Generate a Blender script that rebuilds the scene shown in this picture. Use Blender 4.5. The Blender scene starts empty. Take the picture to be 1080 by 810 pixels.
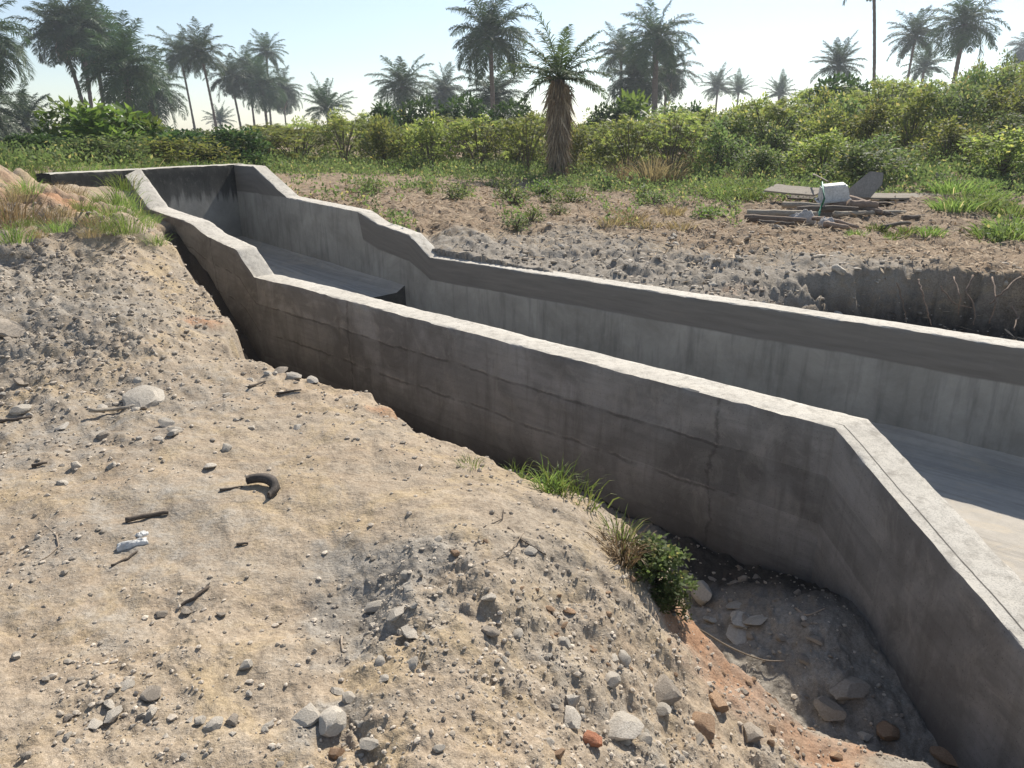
import bpy, bmesh, math, random
import numpy as np
from mathutils import Vector, Matrix, Euler
random.seed(7); RS = np.random.RandomState(11)
S = bpy.context.scene
COL = S.collection
R = math.radians

# ---------------------------------------------------------------- camera, world, sun, exposure
CAM_H, PITCH, FPX = 1.6, R(19.0), 780.0
cam = bpy.data.objects.new('camera', bpy.data.cameras.new('camera')); COL.objects.link(cam)
cam.location = (0, 0, CAM_H); cam.rotation_euler = (R(90) - PITCH, 0, 0)
cam.data.sensor_width = 36; cam.data.lens = 26.0; cam.data.clip_start = 0.05; cam.data.clip_end = 2000
S.camera = cam
SUN_AZ = math.atan2(0.42, 0.91)          # clockwise from +Y
SUN_EL = R(42)
w = bpy.data.worlds.new('World'); S.world = w; w.use_nodes = True
nt = w.node_tree; bg = nt.nodes['Background']; sky = nt.nodes.new('ShaderNodeTexSky')
sky.sky_type = 'NISHITA'; sky.sun_disc = False; sky.sun_elevation = SUN_EL; sky.sun_rotation = SUN_AZ
sky.air_density = 1.0; sky.dust_density = .35; sky.ozone_density = 1.0; sky.altitude = 50
hs_ = nt.nodes.new('ShaderNodeHueSaturation'); hs_.inputs['Saturation'].default_value = .75
nt.links.new(sky.outputs[0], hs_.inputs['Color']); tn_ = nt.nodes.new('ShaderNodeMix'); tn_.data_type = 'RGBA'; tn_.blend_type = 'MULTIPLY'; tn_.inputs[0].default_value = 1; tn_.inputs[7].default_value = (.93, .99, 1.06, 1)
nt.links.new(hs_.outputs[0], tn_.inputs[6]); nt.links.new(tn_.outputs[2], bg.inputs[0]); bg.inputs[1].default_value = 0.088
sl = bpy.data.lights.new('sun', 'SUN'); sl.energy = 4.9; sl.angle = R(0.6); sl.color = (1.0, 0.945, 0.85)
sun = bpy.data.objects.new('sun', sl); COL.objects.link(sun)
sd = Vector((math.sin(SUN_AZ) * math.cos(SUN_EL), math.cos(SUN_AZ) * math.cos(SUN_EL), math.sin(SUN_EL)))
sun.rotation_euler = sd.to_track_quat('Z', 'Y').to_euler(); sun.location = (10, 12, 30)
S.view_settings.view_transform = 'Standard'; S.view_settings.look = 'None'
S.view_settings.gamma = 1.0; S.view_settings.exposure = 0.55; S.view_settings.use_curve_mapping = False
S.render.engine = 'CYCLES'; S.cycles.volume_bounces = 0

# ---------------------------------------------------------------- site survey: photo point -> place on the site
cp, sp = math.cos(PITCH), math.sin(PITCH)
def ray(px, py):
    x = (px - 540) / FPX; v = (py - 405) / FPX
    return (x, cp - v * sp, -sp - v * cp)
def W(px, py, z):
    d = ray(px, py); t = (z - CAM_H) / d[2]
    return (d[0] * t, d[1] * t, z)
def WD(px, dist):                      # column px at ground distance (forward) dist
    dep = dist * cp + 1.4 * sp
    return ((px - 540) / FPX * dep, dist)
def ZD(py, dist):                      # height seen at row py at forward distance dist
    d = ray(540, py); return CAM_H + d[2] / d[1] * dist

# ---------------------------------------------------------------- noise
def h2(ix, iy, seed):
    n = (ix.astype(np.int64) * 374761393 + iy.astype(np.int64) * 668265263 + seed * 1274126177) & 0xffffffff
    n = ((n ^ (n >> 13)) * 1274126177) & 0xffffffff
    n = ((n ^ (n >> 15)) * 2246822519) & 0xffffffff
    return ((n ^ (n >> 16)) & 0xffffff) / float(0xffffff)
def vn(x, y, seed=0):
    ix = np.floor(x); iy = np.floor(y); fx = x - ix; fy = y - iy
    fx = fx * fx * fx * (fx * (fx * 6 - 15) + 10); fy = fy * fy * fy * (fy * (fy * 6 - 15) + 10)
    a = h2(ix, iy, seed); b = h2(ix + 1, iy, seed); c = h2(ix, iy + 1, seed); d = h2(ix + 1, iy + 1, seed)
    return (a + (b - a) * fx) * (1 - fy) + (c + (d - c) * fx) * fy
def fbm(x, y, oct=4, seed=0, gain=.5):
    s = 0; a = 1; t = 0
    for i in range(oct):
        s = s + a * (vn(x * 2 ** i + 17.3 * i, y * 2 ** i - 9.1 * i, seed + i) - .5); t += a; a *= gain
    return s / t * 2
def cell(x, y, seed=0):                # distance to the nearest feature point
    ix = np.floor(x); iy = np.floor(y); best = np.full(x.shape, 9.0)
    for dx in (-1, 0, 1):
        for dy in (-1, 0, 1):
            cx = ix + dx; cy = iy + dy
            px = cx + h2(cx, cy, seed); py = cy + h2(cx, cy, seed + 5)
            best = np.minimum(best, (px - x) ** 2 + (py - y) ** 2)
    return np.sqrt(best)
def sst(a, b, x):
    t = np.clip((x - a) / (b - a), 0, 1); return t * t * (3 - 2 * t)

# ---------------------------------------------------------------- materials
def mat(name):
    m = bpy.data.materials.new(name); m.use_nodes = True
    n = m.node_tree; b = n.nodes['Principled BSDF']; b.inputs['Roughness'].default_value = .9
    b.inputs['Specular IOR Level'].default_value = .25
    return m, n, b
def N(n, t, **k):
    x = n.nodes.new(t)
    for a, v in k.items():
        if a.startswith('i_'): x.inputs[a[2:].replace('_', ' ')].default_value = v
        else: setattr(x, a, v)
    return x
def ramp(n, src, stops, interp='LINEAR'):
    r = n.nodes.new('ShaderNodeValToRGB'); r.color_ramp.interpolation = interp
    e = r.color_ramp.elements
    while len(e) < len(stops): e.new(.5)
    for i, (p, c) in enumerate(stops):
        e[i].position = p; e[i].color = (c, c, c, 1) if not hasattr(c, '__len__') else (*c, 1)
    n.links.new(src, r.inputs[0]); return r.outputs[0]
def mix(n, f, a, b, mode='MIX'):
    m = n.nodes.new('ShaderNodeMix'); m.data_type = 'RGBA'; m.blend_type = mode
    for k, v in ((0, f), (6, a), (7, b)):
        if hasattr(v, 'is_output') or isinstance(v, bpy.types.NodeSocket): n.links.new(v, m.inputs[k])
        elif k == 0: m.inputs[0].default_value = v
        else: m.inputs[k].default_value = (*v, 1)
    return m.outputs[2]
def noise(n, vec, scale, det=6, rough=.6, dist=0):
    x = n.nodes.new('ShaderNodeTexNoise'); x.inputs['Scale'].default_value = scale
    x.inputs['Detail'].default_value = det; x.inputs['Roughness'].default_value = rough
    x.inputs['Distortion'].default_value = dist
    n.links.new(vec, x.inputs['Vector']); return x.outputs['Fac']
def vor(n, vec, scale, feat='F1', out='Distance'):
    x = n.nodes.new('ShaderNodeTexVoronoi'); x.feature = feat; x.inputs['Scale'].default_value = scale
    n.links.new(vec, x.inputs['Vector']); return x.outputs[out]
def math_(n, op, a, b=None, clamp=False):
    m = n.nodes.new('ShaderNodeMath'); m.operation = op; m.use_clamp = clamp
    for k, v in ((0, a), (1, b)):
        if v is None: continue
        if isinstance(v, bpy.types.NodeSocket): n.links.new(v, m.inputs[k])
        else: m.inputs[k].default_value = v
    return m.outputs[0]
def bump(n, b, hgt, strength=.5, dist=.01, prev=None):
    x = n.nodes.new('ShaderNodeBump'); x.inputs['Strength'].default_value = strength
    x.inputs['Distance'].default_value = dist; n.links.new(hgt, x.inputs['Height'])
    if prev is not None: n.links.new(prev, x.inputs['Normal'])
    n.links.new(x.outputs[0], b.inputs['Normal']); return x.outputs[0]
def coord(n, k='Object'):
    return n.nodes.new('ShaderNodeTexCoord').outputs[k]

def make_ground_mat():
    m, n, b = mat('bare_earth'); c = coord(n)
    at = n.nodes.new('ShaderNodeAttribute'); at.attribute_name = 'soil'
    sep = n.nodes.new('ShaderNodeSeparateColor'); n.links.new(at.outputs['Color'], sep.inputs[0])
    n1 = noise(n, c, 1.3, 8, .65); n2 = noise(n, c, 9, 6, .7); n3 = noise(n, c, 60, 4, .7); n4 = noise(n, c, 260, 2, .6)
    tan = mix(n, ramp(n, n1, [(.3, 0), (.7, 1)]), (.375, .285, .20), (.49, .40, .30))
    tan = mix(n, ramp(n, n2, [(.42, 0), (.72, .8)]), tan, (.54, .455, .35))
    mpg = n.nodes.new('ShaderNodeMapping'); mpg.inputs['Rotation'].default_value = (0, 0, .5); mpg.inputs['Scale'].default_value = (.6, 1.8, 1); n.links.new(c, mpg.inputs[0])
    n5 = noise(n, mpg.outputs[0], 3.0, 8, .72, .8)
    n6 = noise(n, mpg.outputs[0], .8, 5, .6, .5); tan = mix(n, ramp(n, n6, [(.42, 0), (.62, .7)]), tan, (.40, .35, .285))
    tan = mix(n, ramp(n, n5, [(.5, 0), (.68, .75)]), tan, (.27, .225, .175))
    n7 = noise(n, c, 2.1, 8, .7, 1.2); tan = mix(n, ramp(n, n7, [(.48, 0), (.62, .65)]), tan, (.50, .385, .235))
    n8 = noise(n, c, 16, 6, .75, .5); tan = mix(n, ramp(n, n8, [(.5, 0), (.68, .7)]), tan, (.25, .20, .15))
    gray = mix(n, ramp(n, n2, [(.3, 0), (.7, 1)]), (.23, .20, .165), (.44, .40, .345))
    gm = math_(n, 'ADD', sep.outputs[0], math_(n, 'MULTIPLY', math_(n, 'SUBTRACT', n2, .5), .9))
    col = mix(n, ramp(n, gm, [(.3, 0), (.62, 1)]), tan, gray)
    om = math_(n, 'ADD', sep.outputs[1], math_(n, 'MULTIPLY', math_(n, 'SUBTRACT', n2, .5), .8))
    col = mix(n, ramp(n, om, [(.35, 0), (.8, 1)]), col, (.44, .265, .165))
    litter = mix(n, ramp(n, n3, [(.35, 0), (.65, 1)]), (.17, .115, .075), (.44, .335, .235))
    lm = math_(n, 'ADD', sep.outputs[2], math_(n, 'MULTIPLY', math_(n, 'SUBTRACT', n2, .5), .8))
    col = mix(n, ramp(n, lm, [(.35, 0), (.7, 1)]), col, litter)
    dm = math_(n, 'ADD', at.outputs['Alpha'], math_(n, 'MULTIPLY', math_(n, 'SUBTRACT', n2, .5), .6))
    col = mix(n, ramp(n, dm, [(.25, 0), (.75, 1)]), col, (.085, .073, .062))  # trench stain and shade, and cut bank shade, painted as dark soil
    spk = mix(n, ramp(n, n4, [(.3, .0), (.7, 1)]), (.55, .53, .5), (1.12, 1.12, 1.12))
    col = mix(n, .75, col, spk, 'MULTIPLY')
    sp2 = mix(n, ramp(n, n3, [(.3, .0), (.6, 1)]), (.6, .57, .53), (1.05, 1.05, 1.05))
    col = mix(n, .7, col, sp2, 'MULTIPLY')
    n.links.new(col, b.inputs['Base Color']); b.inputs['Roughness'].default_value = 1
    b.inputs['Specular IOR Level'].default_value = .1
    p = bump(n, b, n2, .5, .035); p = bump(n, b, n3, .45, .010, p)
    v = vor(n, c, 55); p = bump(n, b, v, .2, .010, p); bump(n, b, n4, .35, .003, p)
    return m

def concrete(name, dark, light, kind):
    """UV: u metres along, v metres below the top edge (negative)."""
    m, n, b = mat(name); c = coord(n); uv = n.nodes.new('ShaderNodeUVMap').outputs[0]
    sx = n.nodes.new('ShaderNodeSeparateXYZ'); n.links.new(uv, sx.inputs[0]); U, V = sx.outputs[0], sx.outputs[1]
    n1 = noise(n, c, 1.7, 8, .7, .4); n2 = noise(n, c, 14, 6, .7); n3 = noise(n, c, 120, 4, .7)
    mp = n.nodes.new('ShaderNodeMapping'); mp.inputs['Scale'].default_value = (.8, 9, 1); n.links.new(uv, mp.inputs[0])
    board = noise(n, mp.outputs[0], 2.2, 5, .6)            # board-marked streaks
    mp2 = n.nodes.new('ShaderNodeMapping'); mp2.inputs['Scale'].default_value = (7, .7, 1); n.links.new(uv, mp2.inputs[0])
    drip = noise(n, mp2.outputs[0], 1.6, 5, .6)
    col = mix(n, ramp(n, n1, [(.3, 0), (.7, 1)]), dark, light)
    if kind == 'outer':
        col = mix(n, ramp(n, board, [(.45, 0), (.7, .4)]), col, tuple(x * .68 for x in dark))
        big = noise(n, c, .9, 5, .6, 1.0); col = mix(n, ramp(n, big, [(.45, 0), (.58, .65)]), col, (.12, .112, .104))
        med = noise(n, c, 3.2, 7, .75, .8); col = mix(n, ramp(n, med, [(.5, 0), (.66, .6)]), col, (.31, .295, .27)); col = mix(n, ramp(n, n3, [(.32, .8), (.4, 0)]), col, (.06, .056, .052))
        for uj in (.72, 4.75, 7.55):
            jd = math_(n, 'ABSOLUTE', math_(n, 'ADD', math_(n, 'SUBTRACT', U, uj), math_(n, 'MULTIPLY', math_(n, 'SUBTRACT', n1, .5), .3)))
            col = mix(n, math_(n, 'MULTIPLY', ramp(n, jd, [(.003, .55), (.02, 0)]), ramp(n, n2, [(.35, .2), (.55, 1)])), col, (.05, .047, .044))
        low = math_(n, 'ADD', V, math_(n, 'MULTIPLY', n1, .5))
        col = mix(n, ramp(n, math_(n, 'MULTIPLY', low, -1), [(.42, 0), (.95, .88)]), col, (.05, .047, .046))   # earth stain plus trench shade painted in at the foot
        col = mix(n, ramp(n, drip, [(.52, 0), (.72, .5)]), col, (.115, .105, .095))
        col = mix(n, ramp(n, n2, [(.62, 0), (.75, .35)]), col, (.36, .34, .31))
        lw = math_(n, 'ADD', math_(n, 'MULTIPLY', math_(n, 'SUBTRACT', n1, .5), .10), math_(n, 'MULTIPLY', math_(n, 'SUBTRACT', noise(n, c, 4, 4, .6), .5), .05))
        seg = ramp(n, noise(n, mp2.outputs[0], .55, 3, .5), [(.40, 0), (.52, 1)]); seg = math_(n, 'MULTIPLY', seg, ramp(n, U, [(.52, 0), (.56, 1)]))
        for lv, wd in ((.31, .006), (.63, .006)):
            ln_ = math_(n, 'ABSOLUTE', math_(n, 'ADD', math_(n, 'ADD', V, lv), lw))
            br = math_(n, 'MULTIPLY', ramp(n, ln_, [(wd * .5, 1), (wd * 1.8, 0)]), math_(n, 'MULTIPLY', seg, ramp(n, n2, [(.45, 0), (.6, .7)])))
            col = mix(n, br, col, (.34, .31, .27))
            dk = math_(n, 'MULTIPLY', ramp(n, math_(n, 'ABSOLUTE', math_(n, 'ADD', math_(n, 'ADD', V, lv + .012), lw)), [(wd, 1), (wd * 2.5, 0)]), math_(n, 'MULTIPLY', seg, .5))
            col = mix(n, dk, col, (.05, .045, .04))
        pan = n.nodes.new('ShaderNodeTexWhiteNoise'); pan.noise_dimensions = '2D'; cv = n.nodes.new('ShaderNodeCombineXYZ')
        n.links.new(math_(n, 'FLOOR', math_(n, 'ADD', math_(n, 'MULTIPLY', U, .42), .25)), cv.inputs[0]); n.links.new(math_(n, 'FLOOR', math_(n, 'MULTIPLY', V, 3.2)), cv.inputs[1]); n.links.new(cv.outputs[0], pan.inputs['Vector'])
        pv_ = math_(n, 'ADD', math_(n, 'MULTIPLY', pan.outputs['Value'], .35), .8); hv = n.nodes.new('ShaderNodeHueSaturation'); n.links.new(col, hv.inputs['Color']); n.links.new(pv_, hv.inputs['Value']); col = hv.outputs[0]
    elif kind == 'inner':
        e = math_(n, 'ADD', V, math_(n, 'MULTIPLY', math_(n, 'SUBTRACT', noise(n, mp.outputs[0], .7, 6, .6), .5), .07))
        plaster = mix(n, ramp(n, n1, [(.35, 0), (.7, 1)]), (.25, .24, .215), (.40, .385, .35))
        plaster = mix(n, ramp(n, drip, [(.5, 0), (.7, .45)]), plaster, (.12, .12, .11))
        band = mix(n, ramp(n, board, [(.2, 0), (.8, 1)]), (.14, .13, .117), (.22, .203, .182))
        # plaster covers the lower face; upstream it reaches almost to the top
        T = ramp(n, math_(n, 'DIVIDE', U, 12), [(.0, .30), (.56, .30), (.59, .36), (.668, .36), (.676, .0), (.822, .0), (.896, .43), (.98, .43)])
        k = math_(n, 'SUBTRACT', math_(n, 'MULTIPLY', e, -1), T)
        col = mix(n, ramp(n, math_(n, 'ADD', math_(n, 'MULTIPLY', k, 10), .5), [(.42, 0), (.58, 1)]), band, plaster)
        col = mix(n, ramp(n, n2, [(.6, 0), (.75, .25)]), col, (.3, .29, .27))
    elif kind == 'back':
        st = math_(n, 'ADD', V, math_(n, 'MULTIPLY', math_(n, 'SUBTRACT', drip, .5), .55))
        col = mix(n, ramp(n, math_(n, 'ADD', math_(n, 'ADD', st, math_(n, 'MULTIPLY', math_(n, 'SUBTRACT', n1, .5), .35)), 1), [(.44, 0), (.58, .82), (.85, 1)]), col, (.034, .034, .032))
        col = mix(n, ramp(n, n2, [(.55, 0), (.72, .35)]), col, (.2, .19, .17))
    elif kind == 'top':
        col = mix(n, ramp(n, n2, [(.33, .7), (.5, 0)]), col, (.27, .24, .2))
        col = mix(n, ramp(n, n3, [(.36, .7), (.48, 0)]), col, (.3, .28, .24))
        gl = math_(n, 'ABSOLUTE', math_(n, 'ADD', math_(n, 'SUBTRACT', V, .26), math_(n, 'MULTIPLY', math_(n, 'SUBTRACT', n1, .5), .08)))
        g2 = math_(n, 'MULTIPLY', ramp(n, gl, [(.008, 1), (.02, 0)]), ramp(n, U, [(.0, 1), (.08, 0)]))
        col = mix(n, g2, col, (.09, .08, .07))
        col = mix(n, ramp(n, noise(n, c, 5, 8, .75, 1), [(.52, 0), (.68, .6)]), col, (.33, .30, .255))
    elif kind == 'floor':
        col = mix(n, ramp(n, n2, [(.4, 0), (.7, .6)]), col, tuple(x * .7 for x in light))
        strk = noise(n, mp.outputs[0], .5, 7, .7, 1.5); col = mix(n, ramp(n, strk, [(.45, 0), (.62, .6)]), col, (.24, .22, .195))
        col = mix(n, ramp(n, noise(n, c, 2.2, 6, .7, 2), [(.52, 0), (.64, .5)]), col, (.52, .44, .33))
    n.links.new(col, b.inputs['Base Color'])
    p = bump(n, b, n2, .4, .012); p = bump(n, b, n3, .5, .004, p)
    if kind in ('outer', 'inner', 'back'): bump(n, b, board, .15, .008, p)
    return m

def leaf_mat(name, a, b_, c_=None, trans=.45, rnd=.35):
    m, n, b = mat(name)
    g = n.nodes.new('ShaderNodeNewGeometry'); oi = n.nodes.new('ShaderNodeObjectInfo')
    col = mix(n, g.outputs['Random Per Island'], a, b_)
    if c_: col = mix(n, ramp(n, g.outputs['Random Per Island'], [(.9, 0), (.94, 1)]), col, c_)
    v = math_(n, 'ADD', math_(n, 'MULTIPLY', oi.outputs['Random'], rnd * 2), 1 - rnd)
    hsv = n.nodes.new('ShaderNodeHueSaturation'); n.links.new(col, hsv.inputs['Color']); n.links.new(v, hsv.inputs['Value'])
    h = math_(n, 'ADD', math_(n, 'MULTIPLY', oi.outputs['Random'], .03), .485); n.links.new(h, hsv.inputs['Hue'])
    n.links.new(hsv.outputs[0], b.inputs['Base Color']); b.inputs['Roughness'].default_value = .6
    b.inputs['Specular IOR Level'].default_value = .2
    tr = n.nodes.new('ShaderNodeBsdfTranslucent'); hs2 = n.nodes.new('ShaderNodeHueSaturation')
    hs2.inputs['Value'].default_value = 1.5; hs2.inputs['Saturation'].default_value = 1.1
    n.links.new(hsv.outputs[0], hs2.inputs['Color']); n.links.new(hs2.outputs[0], tr.inputs[0])
    ms = n.nodes.new('ShaderNodeMixShader'); ms.inputs[0].default_value = trans
    n.links.new(b.outputs[0], ms.inputs[1]); n.links.new(tr.outputs[0], ms.inputs[2])
    n.links.new(ms.outputs[0], n.nodes['Material Output'].inputs[0]); return m

def rough_mat(name, a, b_, scale=8, rnd=.25, stretch=None, bmp=.01, rough=.9, sat=0):
    m, n, b = mat(name); c = coord(n)
    if stretch:
        mp = n.nodes.new('ShaderNodeMapping'); mp.inputs['Scale'].default_value = stretch; n.links.new(c, mp.inputs[0]); c = mp.outputs[0]
    n1 = noise(n, c, scale, 7, .68); n2 = noise(n, c, scale * 9, 4, .65)
    col = mix(n, ramp(n, n1, [(.32, 0), (.68, 1)]), a, b_)
    col = mix(n, ramp(n, n2, [(.3, .5), (.6, 0)]), col, tuple(x * .45 for x in a))
    oi = n.nodes.new('ShaderNodeObjectInfo'); g = n.nodes.new('ShaderNodeNewGeometry')
    r = math_(n, 'FRACT', math_(n, 'ADD', oi.outputs['Random'], g.outputs['Random Per Island']))
    hsv = n.nodes.new('ShaderNodeHueSaturation'); n.links.new(col, hsv.inputs['Color'])
    n.links.new(math_(n, 'ADD', math_(n, 'MULTIPLY', r, rnd * 2), 1 - rnd), hsv.inputs['Value'])
    n.links.new(hsv.outputs[0], b.inputs['Base Color']); b.inputs['Roughness'].default_value = rough
    p = bump(n, b, n1, .6, bmp); bump(n, b, n2, .5, bmp * .3, p); return m

M = {}
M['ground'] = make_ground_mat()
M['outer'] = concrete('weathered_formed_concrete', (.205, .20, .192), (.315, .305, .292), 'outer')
M['inner'] = concrete('half_plastered_concrete', (.16, .15, .13), (.24, .23, .2), 'inner')
M['back'] = concrete('mould_stained_concrete', (.20, .195, .18), (.33, .32, .295), 'back')
M['top'] = concrete('trowelled_concrete_top', (.50, .455, .385), (.62, .575, .50), 'top')
M['floor'] = concrete('channel_floor_cement', (.38, .35, .305), (.54, .485, .41), 'floor')
M['painted_shade'] = rough_mat('shade_painted_cement', (.06, .058, .053), (.115, .108, .097), 5, .05)  # for the floor's drop faces, their shade put into the colour
M['palm'] = leaf_mat('palm_leaf', (.03, .058, .028), (.075, .115, .045), None, .24, .2)
M['palmlight'] = leaf_mat('young_palm_leaf', (.05, .085, .035), (.11, .15, .055), None, .35, .1)
M['dead'] = rough_mat('dead_palm_frond', (.30, .22, .14), (.52, .41, .28), 3, .5)
M['bark'] = rough_mat('palm_trunk_bark', (.10, .08, .065), (.22, .185, .15), 3, .15, (1, 1, 4), .05)
M['cassava'] = leaf_mat('yellow_green_leaf', (.145, .175, .05), (.25, .28, .085), (.38, .34, .12), .52)
M['shrub'] = leaf_mat('mid_green_leaf', (.085, .122, .042), (.17, .21, .08), (.32, .29, .12), .48)
M['darkleaf'] = leaf_mat('dark_green_leaf', (.04, .075, .026), (.085, .13, .045), None, .35)
M['bright'] = leaf_mat('bright_green_leaf', (.085, .135, .035), (.165, .215, .055), None, .42)
M['grass'] = leaf_mat('green_grass_blade', (.11, .165, .045), (.21, .25, .08), (.42, .36, .19), .48)
M['straw'] = leaf_mat('dry_grass_blade', (.20, .15, .08), (.36, .28, .16), (.12, .15, .05), .3)
M['stem'] = rough_mat('shrub_stem', (.10, .08, .055), (.2, .17, .12), 6, .2)
M['root'] = rough_mat('bare_root', (.22, .17, .12), (.38, .31, .24), 12, .25)
M['stone'] = rough_mat('pale_grey_stone', (.42, .365, .295), (.62, .56, .475), 9, .22, bmp=.012)
M['pebble'] = rough_mat('mixed_gravel', (.36, .30, .23), (.54, .47, .385), 14, .38, bmp=.006)
M['clay'] = rough_mat('brown_clay_lump', (.28, .17, .10), (.46, .32, .21), 9, .2, bmp=.012)
M['redstone'] = rough_mat('red_brick_stone', (.40, .15, .08), (.5, .25, .15), 9, .1, bmp=.01)
M['darkstone'] = rough_mat('dark_grey_stone', (.27, .225, .175), (.42, .36, .295), 9, .2, bmp=.012)
M['wood'] = rough_mat('weathered_board', (.24, .20, .155), (.44, .385, .31), 3, .15, (1, 14, 14), .006)
M['darkwood'] = rough_mat('dark_rotten_wood', (.07, .055, .045), (.17, .135, .105), 3, .2, (1, 12, 12), .006)
M['log'] = rough_mat('cut_branch_bark', (.17, .12, .09), (.33, .25, .19), 3, .25, (2, 10, 10), .01)
M['white'] = rough_mat('dirty_white_plastic', (.50, .49, .46), (.74, .73, .70), 4, .05, rough=.55, bmp=.003)
M['slabgrey'] = rough_mat('dull_grey_sheet', (.24, .215, .185), (.36, .33, .29), 4, .05)
M['sack'] = rough_mat('dirty_white_sack', (.38, .35, .32), (.66, .62, .58), 6, .05, bmp=.01)
M['green'] = rough_mat('green_plastic_strap', (.03, .20, .13), (.06, .30, .20), 6, .1, rough=.5)
M['rubber'] = rough_mat('dark_bark_strip', (.04, .035, .03), (.12, .10, .085), 8, .1)

# ---------------------------------------------------------------- object helpers
def tag(o, label=None, cat=None, group=None, kind=None):
    if label: o['label'] = label
    if cat: o['category'] = cat
    if group: o['group'] = group
    if kind: o['kind'] = kind
    return o
def link(name, me, parent=None, mats=()):
    o = bpy.data.objects.new(name, me); COL.objects.link(o)
    if parent: o.parent = parent
    for m in mats:
        if me is not None and len(me.materials) < len(mats): me.materials.append(m)
    return o
def empty(name, loc, rz=0):
    o = bpy.data.objects.new(name, None); COL.objects.link(o); o.location = loc; o.rotation_euler = (0, 0, rz)
    o.empty_display_size = .2; return o
def np_mesh(name, V, loops, sizes, smooth=True, mi=None):
    me = bpy.data.meshes.new(name); V = np.asarray(V, dtype=np.float32)
    loops = np.asarray(loops, dtype=np.int32).ravel(); sizes = np.asarray(sizes, dtype=np.int32)
    me.vertices.add(len(V)); me.vertices.foreach_set('co', V.ravel())
    me.loops.add(len(loops)); me.loops.foreach_set('vertex_index', loops)
    st = np.concatenate([[0], np.cumsum(sizes)[:-1]]).astype(np.int32)
    me.polygons.add(len(sizes)); me.polygons.foreach_set('loop_start', st); me.polygons.foreach_set('loop_total', sizes)
    me.polygons.foreach_set('use_smooth', np.full(len(sizes), smooth))
    if mi is not None: me.polygons.foreach_set('material_index', np.asarray(mi, dtype=np.int32))
    me.update(calc_edges=True); return me
def grid_faces(nr, nc, wrap=False):
    r = np.arange(nr - 1)[:, None]; c = np.arange(nc if wrap else nc - 1)[None, :]; c2 = (c + 1) % nc
    return np.stack([r * nc + c, r * nc + c2, (r + 1) * nc + c2, (r + 1) * nc + c], -1).reshape(-1, 4)
class MB:
    """collects pieces of ONE part"""
    def __init__(s): s.v = []; s.f = []; s.n = 0
    def add(s, V, F):
        V = [tuple(x) for x in V]; s.v += V; s.f += [tuple(i + s.n for i in f) for f in F]; s.n += len(V)
    def tube(s, pts, rad, sides=6, cap=True, jit=0):
        pts = [Vector(p) for p in pts]; V = []
        up = Vector((0, 0, 1)) if abs((pts[-1] - pts[0]).normalized().z) < .9 else Vector((1, 0, 0))
        for i, p in enumerate(pts):
            d = (pts[min(i + 1, len(pts) - 1)] - pts[max(i - 1, 0)]).normalized()
            a = d.cross(up).normalized(); b = a.cross(d)
            r = rad[i] if hasattr(rad, '__len__') else rad
            for k in range(sides):
                t = 2 * math.pi * k / sides; rr = r * (1 + random.uniform(-jit, jit))
                V.append(p + a * math.cos(t) * rr + b * math.sin(t) * rr)
        F = [(i * sides + k, i * sides + (k + 1) % sides, (i + 1) * sides + (k + 1) % sides, (i + 1) * sides + k) for i in range(len(pts) - 1) for k in range(sides)]
        if cap: F += [tuple(range(sides))[::-1], tuple((len(pts) - 1) * sides + k for k in range(sides))]
        s.add(V, F)
    def box(s, sx, sy, sz, loc=(0, 0, 0), rot=(0, 0, 0), bev=.0, segs=(1, 1)):
        bm = bmesh.new(); bmesh.ops.create_cube(bm, size=1)
        for v in bm.verts: v.co = Vector((v.co.x * sx, v.co.y * sy, v.co.z * sz))
        if bev: bmesh.ops.bevel(bm, geom=bm.edges[:], offset=bev, segments=2, affect='EDGES')
        m = Matrix.Translation(loc) @ Euler(rot).to_matrix().to_4x4()
        bm.verts.index_update(); s.add([m @ v.co for v in bm.verts], [tuple(v.index for v in f.verts) for f in bm.faces]); bm.free()
    def mesh(s, name, smooth=True):
        me = bpy.data.meshes.new(name); me.from_pydata(s.v, [], s.f)
        if smooth:
            for p in me.polygons: p.use_smooth = True
        me.update(); return me
    def build(s, name, m, parent=None, smooth=True):
        return link(name, s.mesh(name, smooth), parent, [m])

# ---------------------------------------------------------------- plan of the channel
NA = np.array([1.835, 3.901]); ND = np.array([-.728, .6855]); ND /= np.linalg.norm(ND); NN = np.array([ND[1], -ND[0]])   # near wall outer line; NN points into the channel
FA = np.array([3.963, 5.503]); FD = np.array([-.7604, .6494]); FD /= np.linalg.norm(FD); FN = np.array([FD[1], -FD[0]])  # far wall inner line; FN points away
TH = .27
WDIR = np.array([.10, -.995]); WN = np.array([.995, .10])
ICOR = NA + np.array([.2585, .1276])
S_END = 10.06
CC = np.array([-4.64, 12.85])                                     # inner corner far wall / end wall
BEND = NA + ND * S_END + NN * TH                                  # inner end of the near wall at the end wall
BD = (BEND - CC) / np.linalg.norm(BEND - CC); BN = np.array([BD[1], -BD[0]]);
if np.dot(BN, ND) < 0: BN = -BN                                   # upstream normal
PROF_N = [(-9, -.62), (0, 0), (4.4, .0), (5.35, .012), (6.60, 0), (6.95, .277), (7.67, .375), (8.07, .491), (9.29, .583), (10.06, 1.07), (12, 1.07)]
PROF_F = [(-9, 0), (6.65, 0), (7.06, .26), (7.7, .345), (8.1, .494), (9.86, .595), (10.75, 1.035), (13, 1.035)]
def prof(P, s): return np.interp(s, [a for a, _ in P], [b for _, b in P])
def floor_z(s):  # s along the far wall
    return np.where(s > 7.15, -.53 + (s - 7.15) * .075, -.96 + np.clip(s, -3, 7.2) * .012)

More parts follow.
